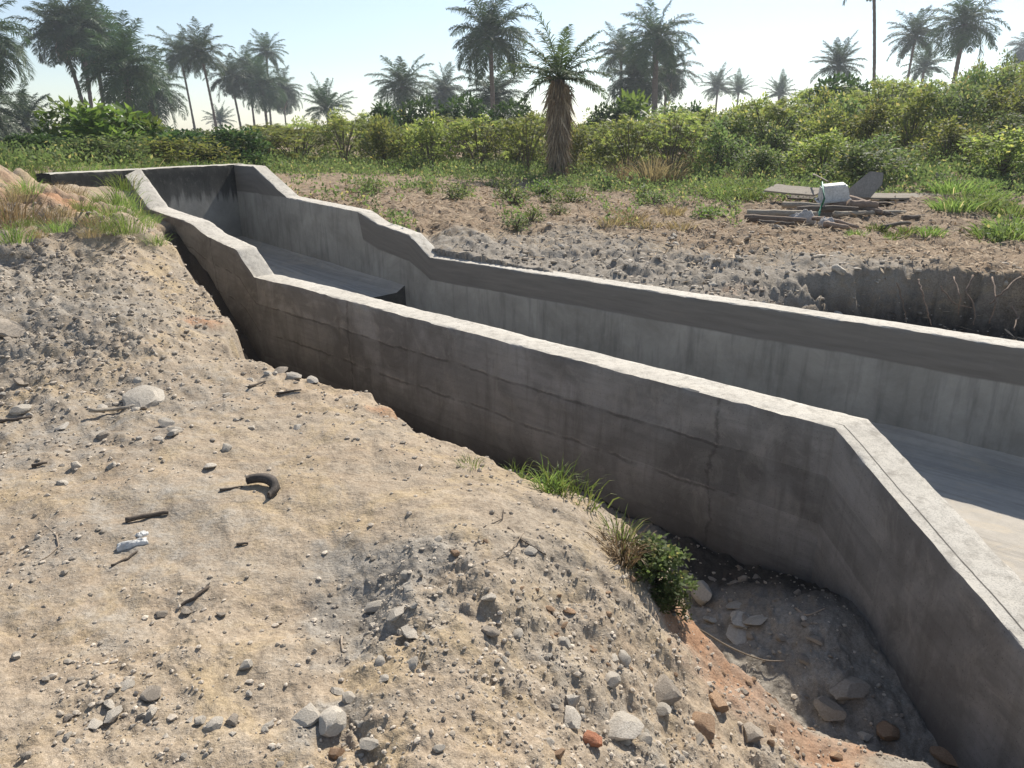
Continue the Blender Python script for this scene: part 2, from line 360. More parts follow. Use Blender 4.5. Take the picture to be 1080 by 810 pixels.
# ---------------------------------------------------------------- terrain
class RBF:
    def __init__(s, pts, reg=.02):
        s.p = np.array([(a[0], a[1]) for a in pts]); z = np.array([a[2] for a in pts]); s.m = z.mean()
        s.P = s.warp(s.p); d = np.linalg.norm(s.P[:, None] - s.P[None], axis=2)
        s.w = np.linalg.solve(-d + reg * -np.eye(len(z)), z - s.m)
    def warp(s, p):  # compress far distances
        r = np.linalg.norm(p, axis=-1, keepdims=True) + 1e-6
        return p / r * np.log1p(r)
    def __call__(s, x, y):
        q = s.warp(np.stack([x, y], -1)); o = np.full(x.shape, s.m)
        for P, ww in zip(s.P, s.w): o -= ww * np.sqrt(((q - P) ** 2).sum(-1) + 1e-4)
        return o
Lpx = [(0,810,0),(270,810,0),(540,810,-.03),(650,810,-.2),(760,805,-.46),(850,808,-.72),(0,700,0),(200,700,0),(400,700,.0),(540,700,-.02),
 (600,700,-.1),(680,710,-.28),(740,740,-.45),(800,760,-.6),(880,790,-.76),(0,600,0),(200,600,0),(330,620,-.02),(400,640,-.02),(430,590,.07),(500,590,.1),(560,600,.03),(640,620,-.12),
 (690,620,-.25),(0,500,0),(200,500,0),(350,480,0),(460,500,0),(500,540,.06),(580,550,.02),(640,560,-.1),(0,430,0),(120,430,.02),(230,400,.03),(300,400,.02),(390,412,0),
 (0,350,.25),(80,330,.32),(150,335,.27),(195,340,.16),(0,262,.55),(60,262,.5),(130,275,.47),(175,285,.36),(0,218,.78),(35,220,.76),(65,222,.74),(90,226,.7),(118,232,.66),(150,252,.52),(160,240,.55)]
Lw = [(-4.2,8.8,.8),(-5.2,9.3,.86),(-6.5,9,.92),(-5.6,10.2,.9),(-7.5,8,.9),(-5.1,10.2,.72),(-4.7,9.6,.62),(0,0,0),(-2,0,0),(2,0,-.3),(0,-5,0),(-5,-3,0),(5,-3,-.5),(-7,4,.2),(-9,8,.9),(-7.5,10.5,1.0),(-10,12,.95),(-12,15,.85),(-6.5,12.5,.95),(-12,4,.6),(-60,30,.6),(-20,0,.4),(-60,-30,.3),(0,-60,.2),(-10,25,.65),(-20,60,.5)]
BANK = RBF([W(*q) for q in Lpx] + Lw)
Fpx = [(310,198,.56),(350,206,.5),(420,222,.4),(480,236,.27),(455,258,.08),(560,276,.0),(700,303,-.06),(800,326,-.1),(300,184,.62),(400,189,.5),(500,190,.4),(600,190,.3),
 (700,190,.32),(560,220,.25),(650,220,.22),(750,230,.2),(850,240,.15),(950,240,.15),(1070,240,.17),(600,250,.14),(700,252,.16),(800,262,.14),(900,281,.1),(1000,281,.1),
 (1070,284,.08),(600,172,.4),(800,182,.5),(900,192,.5),(1000,195,.6),(1080,200,.5)]
Fw = [(WD(640,24)[0],24,.3),(WD(760,24)[0],24,.55),(WD(850,25)[0],25,.85),(WD(950,25)[0],25,1.25),(WD(1050,22)[0],22,1.6),(WD(1150,22)[0],22,1.9),(WD(850,34)[0],34,1.3),
 (WD(1000,34)[0],34,1.9),(WD(1100,34)[0],34,2.3),(-6.8,13.5,.9),(-9,16,.85),(-8,22,.65),(0,35,.4),(10,40,.6),(-15,40,.5),(0,60,.4),(40,60,1.8),(60,80,1.2),(-40,80,.5),(0,120,.3),(0,300,.3),
 (100,200,.5),(-100,200,.3),(12,6,.1),(20,10,.5),(12,-5,-.3),(40,10,1.2),(8,2,-.2)]
FAR = RBF([W(*q) for q in Fpx] + Fw)
crest = [W(*q)[:2] for q in [(178,255,.45),(192,275,.36),(212,300,.25),(228,322,.16),(236,345,.1),(236,372,.05),(285,384,.03),(340,397,.01),(392,405,0),(412,428,-.01),(445,452,-.03),
 (492,480,-.06),(540,503,-.08),(590,520,-.1),(635,534,-.13),(668,556,-.2),(700,600,-.32),(722,655,-.45),(765,700,-.53),(835,742,-.66),(910,780,-.78),(990,830,-.86)]][::-1]
cut = [W(*q)[:2] for q in [(790,292,.1),(850,288,.1),(920,285,.1),(1000,283,.1),(1080,287,.08),(1200,300,.08),(1500,330,.05)]]
def sdist(poly, x, y):
    """signed distance to an open polyline, positive to its right"""
    best = np.full(x.shape, 1e9); sg = np.zeros(x.shape); P = np.array(poly)
    for i in range(len(P) - 1):
        a, b = P[i], P[i + 1]; e = b - a; L = (e ** 2).sum()
        t = ((x - a[0]) * e[0] + (y - a[1]) * e[1]) / L
        tc = np.clip(t, 0, 1)
        d = np.hypot(x - a[0] - e[0] * tc, y - a[1] - e[1] * tc)
        c = e[0] * (y - a[1]) - e[1] * (x - a[0])
        m = d < best; sg = np.where(m, np.where(c < 0, 1, -1), sg); best = np.where(m, d, best)
    return best * sg
def base_z(x, y):
    x = np.asarray(x, float); y = np.asarray(y, float)
    # channel coordinates
    sn = (x - NA[0]) * ND[0] + (y - NA[1]) * ND[1]; dn = (x - NA[0]) * NN[0] + (y - NA[1]) * NN[1]
    dwing = (x - NA[0]) * WN[0] + (y - NA[1]) * WN[1]
    df = (x - FA[0]) * FN[0] + (y - FA[1]) * FN[1]; sf = (x - FA[0]) * FD[0] + (y - FA[1]) * FD[1]
    db = (x - CC[0]) * BN[0] + (y - CC[1]) * BN[1]
    inside_n = np.where(y < NA[1] - (x - NA[0]) * .9, np.minimum(dwing, dn + 5), dn)   # >0: channel side of the near wall
    # left bank and trench
    zl = BANK(x, y)
    zl = zl + .54 * np.exp(-((x + 4.65) ** 2 / .85 + (y - 7.85) ** 2 / .9) ** 1.3) + .34 * np.exp(-((x + 5.7) ** 2 / .8 + (y - 7.6) ** 2 / .8))
    wob = fbm(x * 2.2, y * 2.2, 4, 3) * .10
    dc = sdist(crest, x, y) + wob
    tr = -1.08 + .24 * sst(1.5, 0, np.hypot(x - 1.62, y - 3.35) * 2.0) + sst(6.3, 8.4, sn) * 1.25 + fbm(x * 1.5, y * 1.5, 4, 9) * .07
    tr = np.minimum(tr, zl)
    wid = np.where(x > .95, .26 + .08 * np.clip(3.8 - y, 0, 1.2), .24)
    k = sst(-.03, 1, dc / wid)
    k = k * sst(9.0, 8.2, sn) * sst(-.6, .2, y)
    zl = zl * (1 - k) + tr * k
    zl = np.minimum(zl, np.interp(sn, [a for a, _ in PROF_N], [b for _, b in PROF_N]) - .10 + np.clip(-dn - .15, 0, 9) * .45 + (sn < 6.6) * 9)
    # shoulder rounding
    zl = zl - .05 * np.exp(-(dc / .18) ** 2) * (y < 9)
    # far side
    zf = FAR(x, y)
    wob2 = fbm(x * 1.6, y * 1.6, 5, 21, .6) * .5
    dcut = sdist(cut, x, y) + wob2
    kc = sst(-.02, .28, dcut) * sst(1.9, 3.3, x + wob2)
    zlow = -.26 - .30 * sst(2.5, 4.5, x) + fbm(x * 1.8, y * 1.8, 5, 31, .6) * .22
    zf = zf * (1 - kc) + np.minimum(zlow, zf) * kc
    # beyond the end wall both banks meet
    side = sst(-.4, .4, inside_n - 1.3)
    wall_up = sst(-.1, .1, db - .12)
    z = np.where(df > .12, zf, zl)
    zb = zl * (1 - sst(-9, -5, x)) + zf * sst(-9, -5, x)
    z = np.where(db > .12, np.where(x > -9, zb, zl), z)
    chan = (inside_n > .13) & (df < .13) & (db < .13)
    z = np.where(chan, -1.35, z)
    return z, dict(chan=chan, df=df, dn=inside_n, sn=sn, sf=sf, dc=dc, dcut=dcut, kc=kc, k=k, db=db)
RUB = [((-4.8,7.9), 1.6, .75), ((-5.5,8.8), 1.5, .6), (W(60,380,.12), .9, 1.2), (W(20,300,.4), 1.3, 1.2), (W(180,300,.35), .9, .95), (W(120,350,.25), .8, 1.1), (W(100,440,0), .8, .6), (W(420,640,0), .38, 1), (W(360,780,0), .25, .9), (W(110,760,0), .3, .6),
       (W(620,660,-.12), .45, 1), (W(640,760,-.2), .5, 1), (W(560,640,-.03), .4, .8), (W(720,780,-.4), .4, 1), (W(680,660,-.2), .35, .9), (W(170,660,0), .3, .35), (W(820,780,-.7), .4, .8)]
GRAYS = [(W(60,340,.25), 1.3, .62), (W(10,290,.45), 1.0, .6), (W(190,420,0), .9, .45), (W(390,625,0), .30, .8), (W(80,460,0), 1.0, .55), (W(150,560,0), .9, .5), (W(250,520,0), .8, .35), (W(100,640,0), .5, .4),
         (W(600,290,0), 1.8, .9), (W(700,290,0), 1.8, .95), (W(780,300,-.05), 1.4, .9), (W(520,270,.0), 1.0, .8), (W(850,255,.1), 1.5, .4), (W(380,780,0), .22, .7), (W(650,740,-.2), .3, .5),
         (W(900,700,-.85), .9, 1.1), (W(780,620,-.9), .9, .7), (W(850,640,-.9), .7, .6), (W(480,640,0), .3, .4)]
ORNG = [(W(65,192,1.1), .8, 1.0), (W(110,200,.9), .6, .7), (W(20,235,.7), .6, .35), (W(232,350,.05), .25, .8), (W(405,415,0), .22, .75), (W(640,790,-.2), .4, .2), (W(770,720,-.55), .35, .75), (W(735,680,-.5), .25, .9),
        (W(850,770,-.75), .3, .7), (W(930,790,-.9), .25, .6), (W(210,650,0), .5, .22), (W(40,480,0), .5, .3), (W(780,295,.1), .6, .45), (W(650,250,.1), .5, .3), (W(520,790,0), .4, .22), (W(200,740,0), .5, .22),
        (W(430,235,.3), 1.2, .35), (W(330,195,.55), 1.0, .4), (W(860,290,.05), .9, .35)]
def blobs(L, x, y, seed):
    o = np.zeros(x.shape); wx = x + fbm(x * 2.5, y * 2.5, 4, seed) * .3; wy = y + fbm(x * 2.5, y * 2.5, 4, seed + 50) * .3
    for (c, r, a) in L:
        o = np.maximum(o, a * np.exp(-(((wx - c[0]) ** 2 + (wy - c[1]) ** 2) / (r * r))))
    return o
def full_z(x, y, fine=True):
    z, q = base_z(x, y)
    rub = blobs(RUB, x, y, 61)
    far = sst(0, .6, q['df'])
    rub = np.maximum(rub, far * np.maximum(sst(-2.2, -.2, -np.abs(q['df'] - 1.2)) * sst(7.5, 5.5, q['sf']), .25 * sst(6, 0, q['df'])))
    rub = np.maximum(rub, np.clip(q['k'], 0, 1) * .7)
    rub = np.maximum(rub, .35 * sst(.9, 0, np.abs(q['dc'])))
    amp = np.where(q['chan'], 0, 1)
    z = z + amp * fbm(x * .9, y * .9, 3, 41) * .05 + amp * (q['df'] < 0) * np.abs(fbm(x * 2.6 + y, y * 2.6, 3, 141)) * .035
    z = z + amp * fbm(x * 5, y * 5, 4, 43) * (.014 + .045 * rub + .03 * far + .12 * np.exp(-((x + 4.9) ** 2 + (y - 7.9) ** 2) / 1.6)) + amp * fbm(x * 2.2, y * 2.2, 3, 143) * .16 * np.exp(-((x + 4.9) ** 2 + (y - 7.9) ** 2) / 1.8)
    if fine:
        wx = x + fbm(x * 9, y * 9, 2, 5) * .05; wy = y + fbm(x * 9, y * 9, 2, 6) * .05
        cl = np.clip(.55 - cell(wx * 9, wy * 9, 2), 0, 1)
        cl2 = np.clip(.6 - cell(wx * 24, wy * 24, 3), 0, 1)
        cl3 = np.clip(.6 - cell(wx * 55, wy * 55, 4), 0, 1)
        msk = sst(-.1, .5, fbm(x * 3, y * 3, 3, 77) + rub * 1.1 - .35)
        z = z + amp * (cl * (.030 + .05 * far) * rub * msk + cl2 * (.013 * rub + .004) * (msk * .8 + .2) + cl3 * (.004 * rub + .002))
        z = z + amp * (fbm(x * 18, y * 18, 4, 91) * (.005 + .016 * rub))
    return z, q, rub
def gz(x, y):
    return full_z(np.array([x], float), np.array([y], float))[0][0]

def build_terrain():
    rr = np.concatenate([[.05, .3, .6], np.geomspace(.9, 42, 640), np.geomspace(46, 150, 16)])
    th = np.concatenate([np.radians(np.linspace(-46, 46, 790)), np.radians(np.linspace(46, 314, 62)[1:-1])])
    Rg, T = np.meshgrid(rr, th, indexing='ij'); x = Rg * np.sin(T); y = Rg * np.cos(T)
    z, q, rub = full_z(x, y)
    V = np.stack([x, y, z], -1).reshape(-1, 3); F = grid_faces(len(rr), len(th), True)[:, ::-1]
    me = np_mesh('ground', V, F, np.full(len(F), 4))
    far = sst(0, .5, q['df'])
    gray = np.maximum(blobs(GRAYS, x, y, 7), .6 * np.clip(q['k'], 0, 1))
    orn = blobs(ORNG, x, y, 8)
    lit = np.maximum(far, sst(0, .4, q['db'])) * sst(1.2, 3.2, q['df'] + fbm(x * .8, y * .8, 3, 12) * 1.2 + 3.0 * sst(6.5, 8.0, q['sf'])) * .62
    lit = np.maximum(lit, sst(0, .4, q['db']) * .6)
    lit = np.maximum(lit, np.clip(q['kc'], 0, 1) * .35)
    gray = gray * (1 - np.clip(lit, 0, 1) * .6)
    painted_shade = np.clip(q['k'], 0, 1) * np.clip(sst(1.3, .35, -q['dn'] + fbm(x * 2, y * 2, 3, 4) * .4), 0, 1) * sst(3.3, 4.6, y + x * .3) * (q['df'] < 0) * (q['db'] < 0)  # stain and shade of the trench, painted darker near the wall
    painted_shade = np.maximum(painted_shade, .75 * np.clip(q['kc'], 0, 1) * (q['df'] > 0) * sst(1.6, .5, np.abs(q['dcut'] - .3)))  # shade on the cut face and its foot, painted into the soil
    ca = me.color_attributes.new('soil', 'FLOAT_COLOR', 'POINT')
    ca.data.foreach_set('color', np.stack([gray, orn, lit, painted_shade], -1).astype(np.float32).ravel())
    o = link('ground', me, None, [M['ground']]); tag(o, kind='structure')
build_terrain()

# ---------------------------------------------------------------- concrete channel
def loft(name, st, parent, mats, zb=-1.5, step=.035, ledge=True, seed=0, ledges=(), joints=()):
    """st: list of (outer xy, inner xy, ztop, u). mats: outer, top, inner"""
    st2 = []
    for a, b in zip(st[:-1], st[1:]):
        n = max(1, int(round(np.linalg.norm(np.array(a[0]) - b[0]) / step)))
        for i in range(n):
            t = i / n; st2.append([np.array(a[0]) * (1 - t) + np.array(b[0]) * t, np.array(a[1]) * (1 - t) + np.array(b[1]) * t, a[2] * (1 - t) + b[2] * t, a[3] * (1 - t) + b[3] * t])
    a = st[-1]; st2.append([np.array(a[0]), np.array(a[1]), a[2], a[3]])
    O = np.array([s[0] for s in st2]); I = np.array([s[1] for s in st2]); zt = np.array([s[2] for s in st2]); u = np.array([s[3] for s in st2])
    nv, ntp = 44, 8
    n = I - O; n /= np.linalg.norm(n, axis=1, keepdims=True)
    zt = zt + fbm(u * 1.3, u * 0 + seed, 4, seed) * .005 + fbm(u * 9, u * 0 + seed, 3, seed + 3) * .003 - .010 * np.clip(fbm(u * 5, u * 0 + seed + 4, 3, seed + 8) - .45, 0, 1)
    rows = []; uvs = []
    vv = np.linspace(1, 0, nv) ** 1.0
    def side(P, sgn, order, sd):
        out = []; uo = []
        for f in order:
            z = zt - (zt - zb) * f; dv = z - zt
            d = fbm(u * 2, dv * 2 + sd, 4, sd) * .008 + fbm(u * 1.2, dv * 11 + sd, 3, sd + 4) * .0018 + fbm(u * 14, dv * 14, 3, sd + 9) * .0025
            if sgn < 0:
                for (u0, u1, lv, am) in ledges:
                    m = sst(u0 - .03, u0 + .03, u) * sst(u1 + .03, u1 - .03, u)
                    wv = lv + fbm(u * 1.5, u * 0 + lv * 9, 4, 5) * .05
                    d = d + m * am * sst(.02, -.02, dv - wv) + m * np.exp(-((dv - wv) / .014) ** 2) * .006 * vn(u * 9, u * 0 + lv, 8)
                for (uj, am) in joints:
                    d = d + np.exp(-((u - uj + dv * .06 + fbm(dv * 6 + uj, u * 0, 2, 4) * .02) / .02) ** 2) * am * (vn(u * 0 + dv * 8, u * 0 + uj, 2))
            if f == 0: d = d - .004 - .012 * vn(u * 11, u * 0 + sd, sd) ** 3
            # outward displacement
            out.append(np.column_stack([P[:, 0] + sgn * n[:, 0] * d, P[:, 1] + sgn * n[:, 1] * d, z if f > 0 else z - .004 - .010 * vn(u * 13, u * 0 + sd + 3, sd) ** 2])); uo.append(np.column_stack([u, dv]))
        return out, uo
    a_, b_ = side(O, -1, list(vv), seed + 1); rows += a_; uvs += b_
    for k in range(ntp):
        t = (k + .35) / (ntp - .3); t = (k + .5) / ntp; P = O * (1 - t) + I * t
        zz = zt + fbm(u * 3, u * 0 + t * 2, 4, seed + 20) * .006 + fbm(u * 20, u * 0 + t * 8, 3, seed + 22) * .0025
        if t < .2: zz = zz - .004 * (seed == 1)
        rows.append(np.column_stack([P, zz])); uvs.append(np.column_stack([u, u * 0 + t]))
    a_, b_ = side(I, 1, list(vv[::-1]), seed + 2); rows += a_; uvs += b_
    G = np.stack(rows, 1); UV = np.stack(uvs, 1); ns, nc = G.shape[:2]
    F = grid_faces(ns, nc)
    colid = (F[:, 0] % nc); mi = np.where(colid < nv - 1, 0, np.where(colid < nv + ntp, 1, 2))
    V = G.reshape(-1, 3)
    # end caps
    caps = [list(range(nc))[::-1], [(ns - 1) * nc + i for i in range(nc)]]
    loops = np.concatenate([F.ravel(), np.array(caps[0]), np.array(caps[1])]); sizes = np.concatenate([np.full(len(F), 4), [nc, nc]])
    me = np_mesh(name, V, loops, sizes, True, np.concatenate([mi, [0, 0]]))
    uvl = me.uv_layers.new(name='UVMap'); uvl.data.foreach_set('uv', UV.reshape(-1, 2)[loops].astype(np.float32).ravel())
    me.update()
    sm = np.ones(len(sizes), bool); sm[-2:] = False; me.polygons.foreach_set('use_smooth', sm)
    me.set_sharp_from_angle(angle=R(38))
    o = link(name, me, parent, mats); return o
chan = empty('concrete_channel', (float(CC[0] + FA[0]) / 2, float(CC[1] + FA[1]) / 2, -1.0))
tag(chan, 'long grey concrete channel with stepped side walls ending at a dark stained end wall', 'concrete channel')
def P2w(o):
    o.matrix_parent_inverse = Matrix.Translation(-Vector(chan.location)); return o
st = []
for s_ in (3.2, 1.6, 0.0):
    zt = -.19 * s_ + (0 if s_ else 0)
    if s_ > 0: st.append((NA + WDIR * s_, NA + WDIR * s_ + WN * TH, -.205 * s_, -s_))
st.append((NA, ICOR, 0, 0))
for s_, z_ in PROF_N[2:-2] + [(S_END, 1.07)]:
    st.append((NA + ND * s_, NA + ND * s_ + NN * TH, z_, s_))
st.append((NA + ND * (S_END + .05), NA + ND * (S_END + .05) + NN * TH, 1.07, S_END + .05))
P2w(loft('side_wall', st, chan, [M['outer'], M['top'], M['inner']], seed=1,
     ledges=[(.55, 3.1, -.31, .006), (4.0, 5.6, -.31, .005), (.55, 4.4, -.63, .006)], joints=[(.02, -.01), (.55, .014), (4.85, .02), (7.55, .01)]))['label'] = 'near side wall with board-marked dirty outer face'
st = []
for s_, z_ in [(-3.4, 0)] + [(a, b) for a, b in PROF_F[1:-1]] + [(11.62, 1.035)]:
    # sides swapped so that the outer face is the one seen from the channel
    st.append((FA + FD * s_ + FN * .25, FA + FD * s_, z_, s_))
st = [(b, a, z_, s_) for a, b, z_, s_ in st]
P2w(loft('side_wall', st, chan, [M['inner'], M['top'], M['outer']], seed=2,
     ledges=[(-4, .9, -.27, -.006), (1, 6.6, -.30, .005)], joints=[(.9, .012), (3.6, -.008), (7.0, .008), (8.6, -.006)]))['label'] = 'far side wall, brown band above smooth grey plaster'
e0 = CC - BD * 0.27; e1 = BEND + BD * 1.45
L = float(np.linalg.norm(e1 - e0))
st = [(e0, e0 + BN * .25, 1.045, 0), (e1, e1 + BN * .25, 1.075, L)]
P2w(loft('end_wall', st, chan, [M['back'], M['top'], M['back']], seed=5))['label'] = 'end wall with black mould stains under its top'
# floors
def floor_part(name, s0, s1, zf, thick, seed):
    ns, nw = int((s1 - s0) / .05), 40; ss = np.linspace(s0, s1, ns); V = []; UV = []
    for s_ in ss:
        Fp = FA + FD * s_ + FN * .02
        Np = Fp - FN * 3.2
        # to the near wall line, or the wing
        dn0 = np.dot(Fp - NA, NN); dn1 = np.dot(Np - NA, NN); t1 = (dn0 - .10) / (dn0 - dn1) if dn0 != dn1 else 1
        Q = Fp + (Np - Fp) * t1
        if s_ < 1.2:
            dw0 = np.dot(Fp - NA, WN); dw1 = np.dot(Np - NA, WN); t2 = (dw0 - .1) / (dw0 - dw1) if dw0 > dw1 else 9
            t = max(t1, min(t2, 1.6)) if Q[1] < NA[1] + .3 else t1
            Q = Fp + (Np - Fp) * t
        for k in range(nw):
            t = k / (nw - 1); p = Fp * (1 - t) + Q * t; d = np.linalg.norm(p - Fp)
            z = float(zf(np.array(s_))) + .09 * max(0, 1 - d / .17) ** 1.0
            V.append((p[0], p[1], z)); UV.append((s_, d))
    V = np.array(V); V[:, 2] += fbm(V[:, 0] * 1.5, V[:, 1] * 1.5, 4, seed) * .010 + fbm(V[:, 0] * 9, V[:, 1] * 9, 3, seed + 1) * .002
    F = grid_faces(ns, nw); n0 = len(V); B = V.copy(); B[:, 2] = zf(np.array(s0)) - thick
    V2 = np.concatenate([V, B]); b = []
    for k in range(nw - 1): b += [(k, n0 + k, n0 + k + 1, k + 1), ((ns - 1) * nw + k, (ns - 1) * nw + k + 1, n0 + (ns - 1) * nw + k + 1, n0 + (ns - 1) * nw + k)]
    F = np.concatenate([F, np.array(b)]); me = np_mesh(name, V2, F, np.full(len(F), 4))
    uv = np.array(UV + UV); l = me.uv_layers.new(name='UVMap'); l.data.foreach_set('uv', uv[F.ravel()].astype(np.float32).ravel())
    me.set_sharp_from_angle(angle=R(30))
    mi = np.zeros(len(F), np.int32); mi[-2 * (nw - 1):] = 1; me.polygons.foreach_set('material_index', mi)  # drop and end faces take the cement with shade painted in
    P2w(link(name, me, chan, [M['floor'], M['painted_shade']]))
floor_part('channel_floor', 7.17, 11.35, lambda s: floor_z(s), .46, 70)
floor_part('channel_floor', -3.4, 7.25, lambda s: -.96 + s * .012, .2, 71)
kb = MB(); a = CC - BD * .02; 
bs = [a + BD * t - BN * .0 for t in np.linspace(-.05, 2.0, 20)]
for i in range(19):
    p, q = bs[i], bs[i + 1]; z = -.18
    V = [(*(p + BN * .05), z + .07), (*(p - BN * .16), z - .03), (*(q - BN * .16), z - .03), (*(q + BN * .05), z + .07)]
    kb.add(V, [(0, 1, 2, 3)])
ko = P2w(kb.build('kerb', M['floor'], chan)); ko.data.uv_layers.new(name='UVMap')

# ---------------------------------------------------------------- stones
def rock_mesh(name, sub, seed, nplanes=11, flat=.7):
    r = random.Random(seed); bm = bmesh.new(); bmesh.ops.create_icosphere(bm, subdivisions=sub, radius=1)
    pl = []
    for _ in range(nplanes):
        d = Vector((r.gauss(0, 1), r.gauss(0, 1), r.gauss(0, 1))).normalized(); pl.append((d, r.uniform(.45, .85)))
    for v in bm.verts:
        for d, h in pl:
            k = v.co.dot(d)
            if k > h: v.co -= d * (k - h)
        v.co *= 1 + r.uniform(-.045, .03)
        v.co.z *= flat; v.co.x *= 1.15
    me = bpy.data.meshes.new(name); bm.to_mesh(me); bm.free()
    for p in me.polygons: p.use_smooth = True
    me.set_sharp_from_angle(angle=R(19)); return me
ROCKS = [rock_mesh('rock', 3, 100 + i, 10 + i % 4, .55 + .1 * (i % 4)) for i in range(8)]
rock_cache = {}
def rock(name, px, py, zg, size, matk, label, cat='stone', group=None, v=0, sink=.25, flat=1, at=None, tilt=.3):
    x, y = at if at else W(px, py, zg)[:2]
    z = gz(x, y)
    for _ in range(4):                      # settle the stone where the sight line meets the real ground
        if at: break
        x, y = W(px, py, z)[:2]; z = gz(x, y)
    key = (v % 8, matk)
    if key not in rock_cache:
        me = ROCKS[v % 8].copy(); me.materials.append(M[matk]); rock_cache[key] = me
    o = bpy.data.objects.new(name, rock_cache[key]); COL.objects.link(o)
    s = size / 2; o.scale = (s * random.uniform(.9, 1.2), s * random.uniform(.8, 1.1), s * flat * random.uniform(.85, 1.1))
    o.rotation_euler = (random.uniform(-tilt, tilt), random.uniform(-tilt, tilt), random.uniform(0, 6.28))
    o.location = (x, y, z + s * flat * .45 * (1 - sink * 1.2)); tag(o, label, cat, group); return o
rocks = [
 (350,765,.105,'stone','largest pale grey stone in the rubble cluster at the bottom left of centre',.2,.8),
 (322,757,.11,'stone','long slanting pale stone left of the largest stone in the bottom rubble cluster',.2,.6),
 (368,738,.05,'stone','small rounded pale stone just above the largest stone of the bottom rubble cluster',.1,.9),
 (354,797,.06,'clay','brownish lump under the largest stone of the bottom rubble cluster',.2,.8),
 (388,788,.07,'stone','rough pale lump right of the brownish lump in the bottom rubble cluster',.2,.8),
 (118,757,.06,'stone','round pale stone in the middle of the lower left gravel cluster',.2,.8),
 (100,766,.05,'stone','flat pale stone left of the round one in the lower left gravel cluster',.2,.6),
 (160,731,.065,'darkstone','flat dark grey stone at the upper right of the lower left gravel cluster',.2,.5),
 (134,723,.05,'stone','pale angular stone at the top of the lower left gravel cluster',.2,.6),
 (72,758,.035,'darkstone','small dark round stone left of the lower left gravel cluster',.1,.8),
 (28,799,.035,'darkstone','small dark stone near the bottom left corner of the ground',.1,.8),
 (18,693,.04,'stone','single grey round pebble on bare earth at the far left edge',.0,.9),
 (170,649,.04,'darkstone','small dark pebble beside the stick in the left foreground',.1,.8),
 (197,645,.045,'darkstone','grey block-like pebble at the lower end of the crumbled stick line',.1,.7),
 (234,649,.04,'darkstone','small dark flat pebble right of the crumbled stick line',.1,.6),
 (212,762,.035,'stone','pale pebble at the left of the row of three at bottom',.1,.8),
 (225,766,.055,'stone','long pale pebble in the middle of the row of three at bottom',.15,.6),
 (245,762,.045,'darkstone','dark grey pebble at the right of the row of three at bottom',.1,.8),
 (260,704,.045,'stone','pale rough stone standing alone above the row of three pebbles',.1,.9),
 (263,733,.03,'stone','small cream pebble below the pale stone standing alone',.0,.9),
 (398,642,.085,'stone','pale stone at the head of the chain of stones by the dark gravel patch',.2,.8),
 (416,655,.08,'stone','middle stone of the chain of stones by the dark gravel patch',.2,.7),
 (433,670,.095,'stone','wide pale stone at the lower end of the chain by the dark gravel patch',.2,.7),
 (516,667,.07,'darkstone','dark grey stone on the slope right of the dark gravel patch',.2,.7),
 (545,672,.05,'stone','small two-toned stone on the slope above the scattered pebbles',.1,.7),
 (558,582,.07,'stone','upright grey stone below the dead twigs on the mound',.1,1.0),
 (462,571,.05,'stone','single pale oval stone on top of the sandy ridge',.1,.6),
 (624,783,.085,'redstone','reddish brown stone among the rubble at the bottom',.1,.9),
 (602,763,.09,'stone','weathered grey stone left above the reddish stone',.3,.8),
 (652,770,.13,'stone','big grey stone right beside the reddish stone',.3,.8),
 (590,797,.05,'clay','round tan stone left of the reddish stone',.1,.9),
 (645,720,.06,'stone','round pale stone on the lower slope above the big grey stone',.2,.8),
 (697,750,.09,'stone','grey angular stone left of the two brown clay lumps',.2,.7),
 (703,731,.13,'darkstone','dark lump half sunk in the slope above the brown clay lumps',.3,.6),
 (741,767,.12,'clay','big brown clay lump at the lower end of the slope',.15,.75),
 (757,744,.11,'clay','pale brown clay lump above the big brown one',.2,.75),
 (793,777,.12,'darkstone','grey flat-topped stone right of the big brown clay lump',.15,.7),
 (893,722,.17,'darkstone','rounded grey boulder on the dusty heap beside the wing of the wall',.75,.75),
 (872,752,.13,'darkstone','dark pointed stone at the edge of the trench floor',.2,1.0),
 (938,775,.12,'clay','brown block-like stone below the dusty heap',.2,.8),
 (1000,800,.15,'clay','mossy brown stone at the bottom next to the wall foot',.3,.7),
 (912,778,.07,'stone','light round stone between the dark pointed stone and the brown block',.1,.8),
 (740,632,.17,'stone','pale upright slab fragment standing in the shaded trench',.1,1.2),
 (782,655,.20,'stone','largest flat concrete fragment in the heap on the trench floor',.1,.3),
 (780,670,.17,'stone','lower flat concrete fragment of the heap on the trench floor',.1,.25),
 (797,655,.13,'stone','right hand concrete fragment of the heap on the trench floor',.1,.35),
 (776,640,.11,'stone','small concrete fragment at the back of the heap on the trench floor',.1,.4),
 (750,655,.10,'stone','small flat stone left of the heap of fragments in the trench',.1,.4),
 (152,424,.26,'stone','smooth pale slab lying at the foot of the gravel slope on the left',.1,.4),
 (105,302,.30,'clay','brown earth clod on the crest of the left mound',.3,.8),
 (15,375,.28,'darkstone','dark earth clod on the gravel slope at the left edge',.4,.6),
 (310,398,.12,'stone','blocky pale stone on the bank edge above the trench',.2,.6),
 (296,392,.13,'darkstone','flat grey stone on the bank edge left of the blocky pale stone',.2,.4),
 (330,402,.10,'stone','low grey stone on the bank edge right of the blocky pale stone',.2,.5),
 (175,448,.09,'stone','pale stone right of the smooth slab at the slope foot',.2,.7),
 (20,435,.13,'stone','pale angular stone at the left edge where the gravel slope ends',.2,.6),
 (222,493,.07,'stone','small white stone on the flat ground left of centre',.1,.6),
]
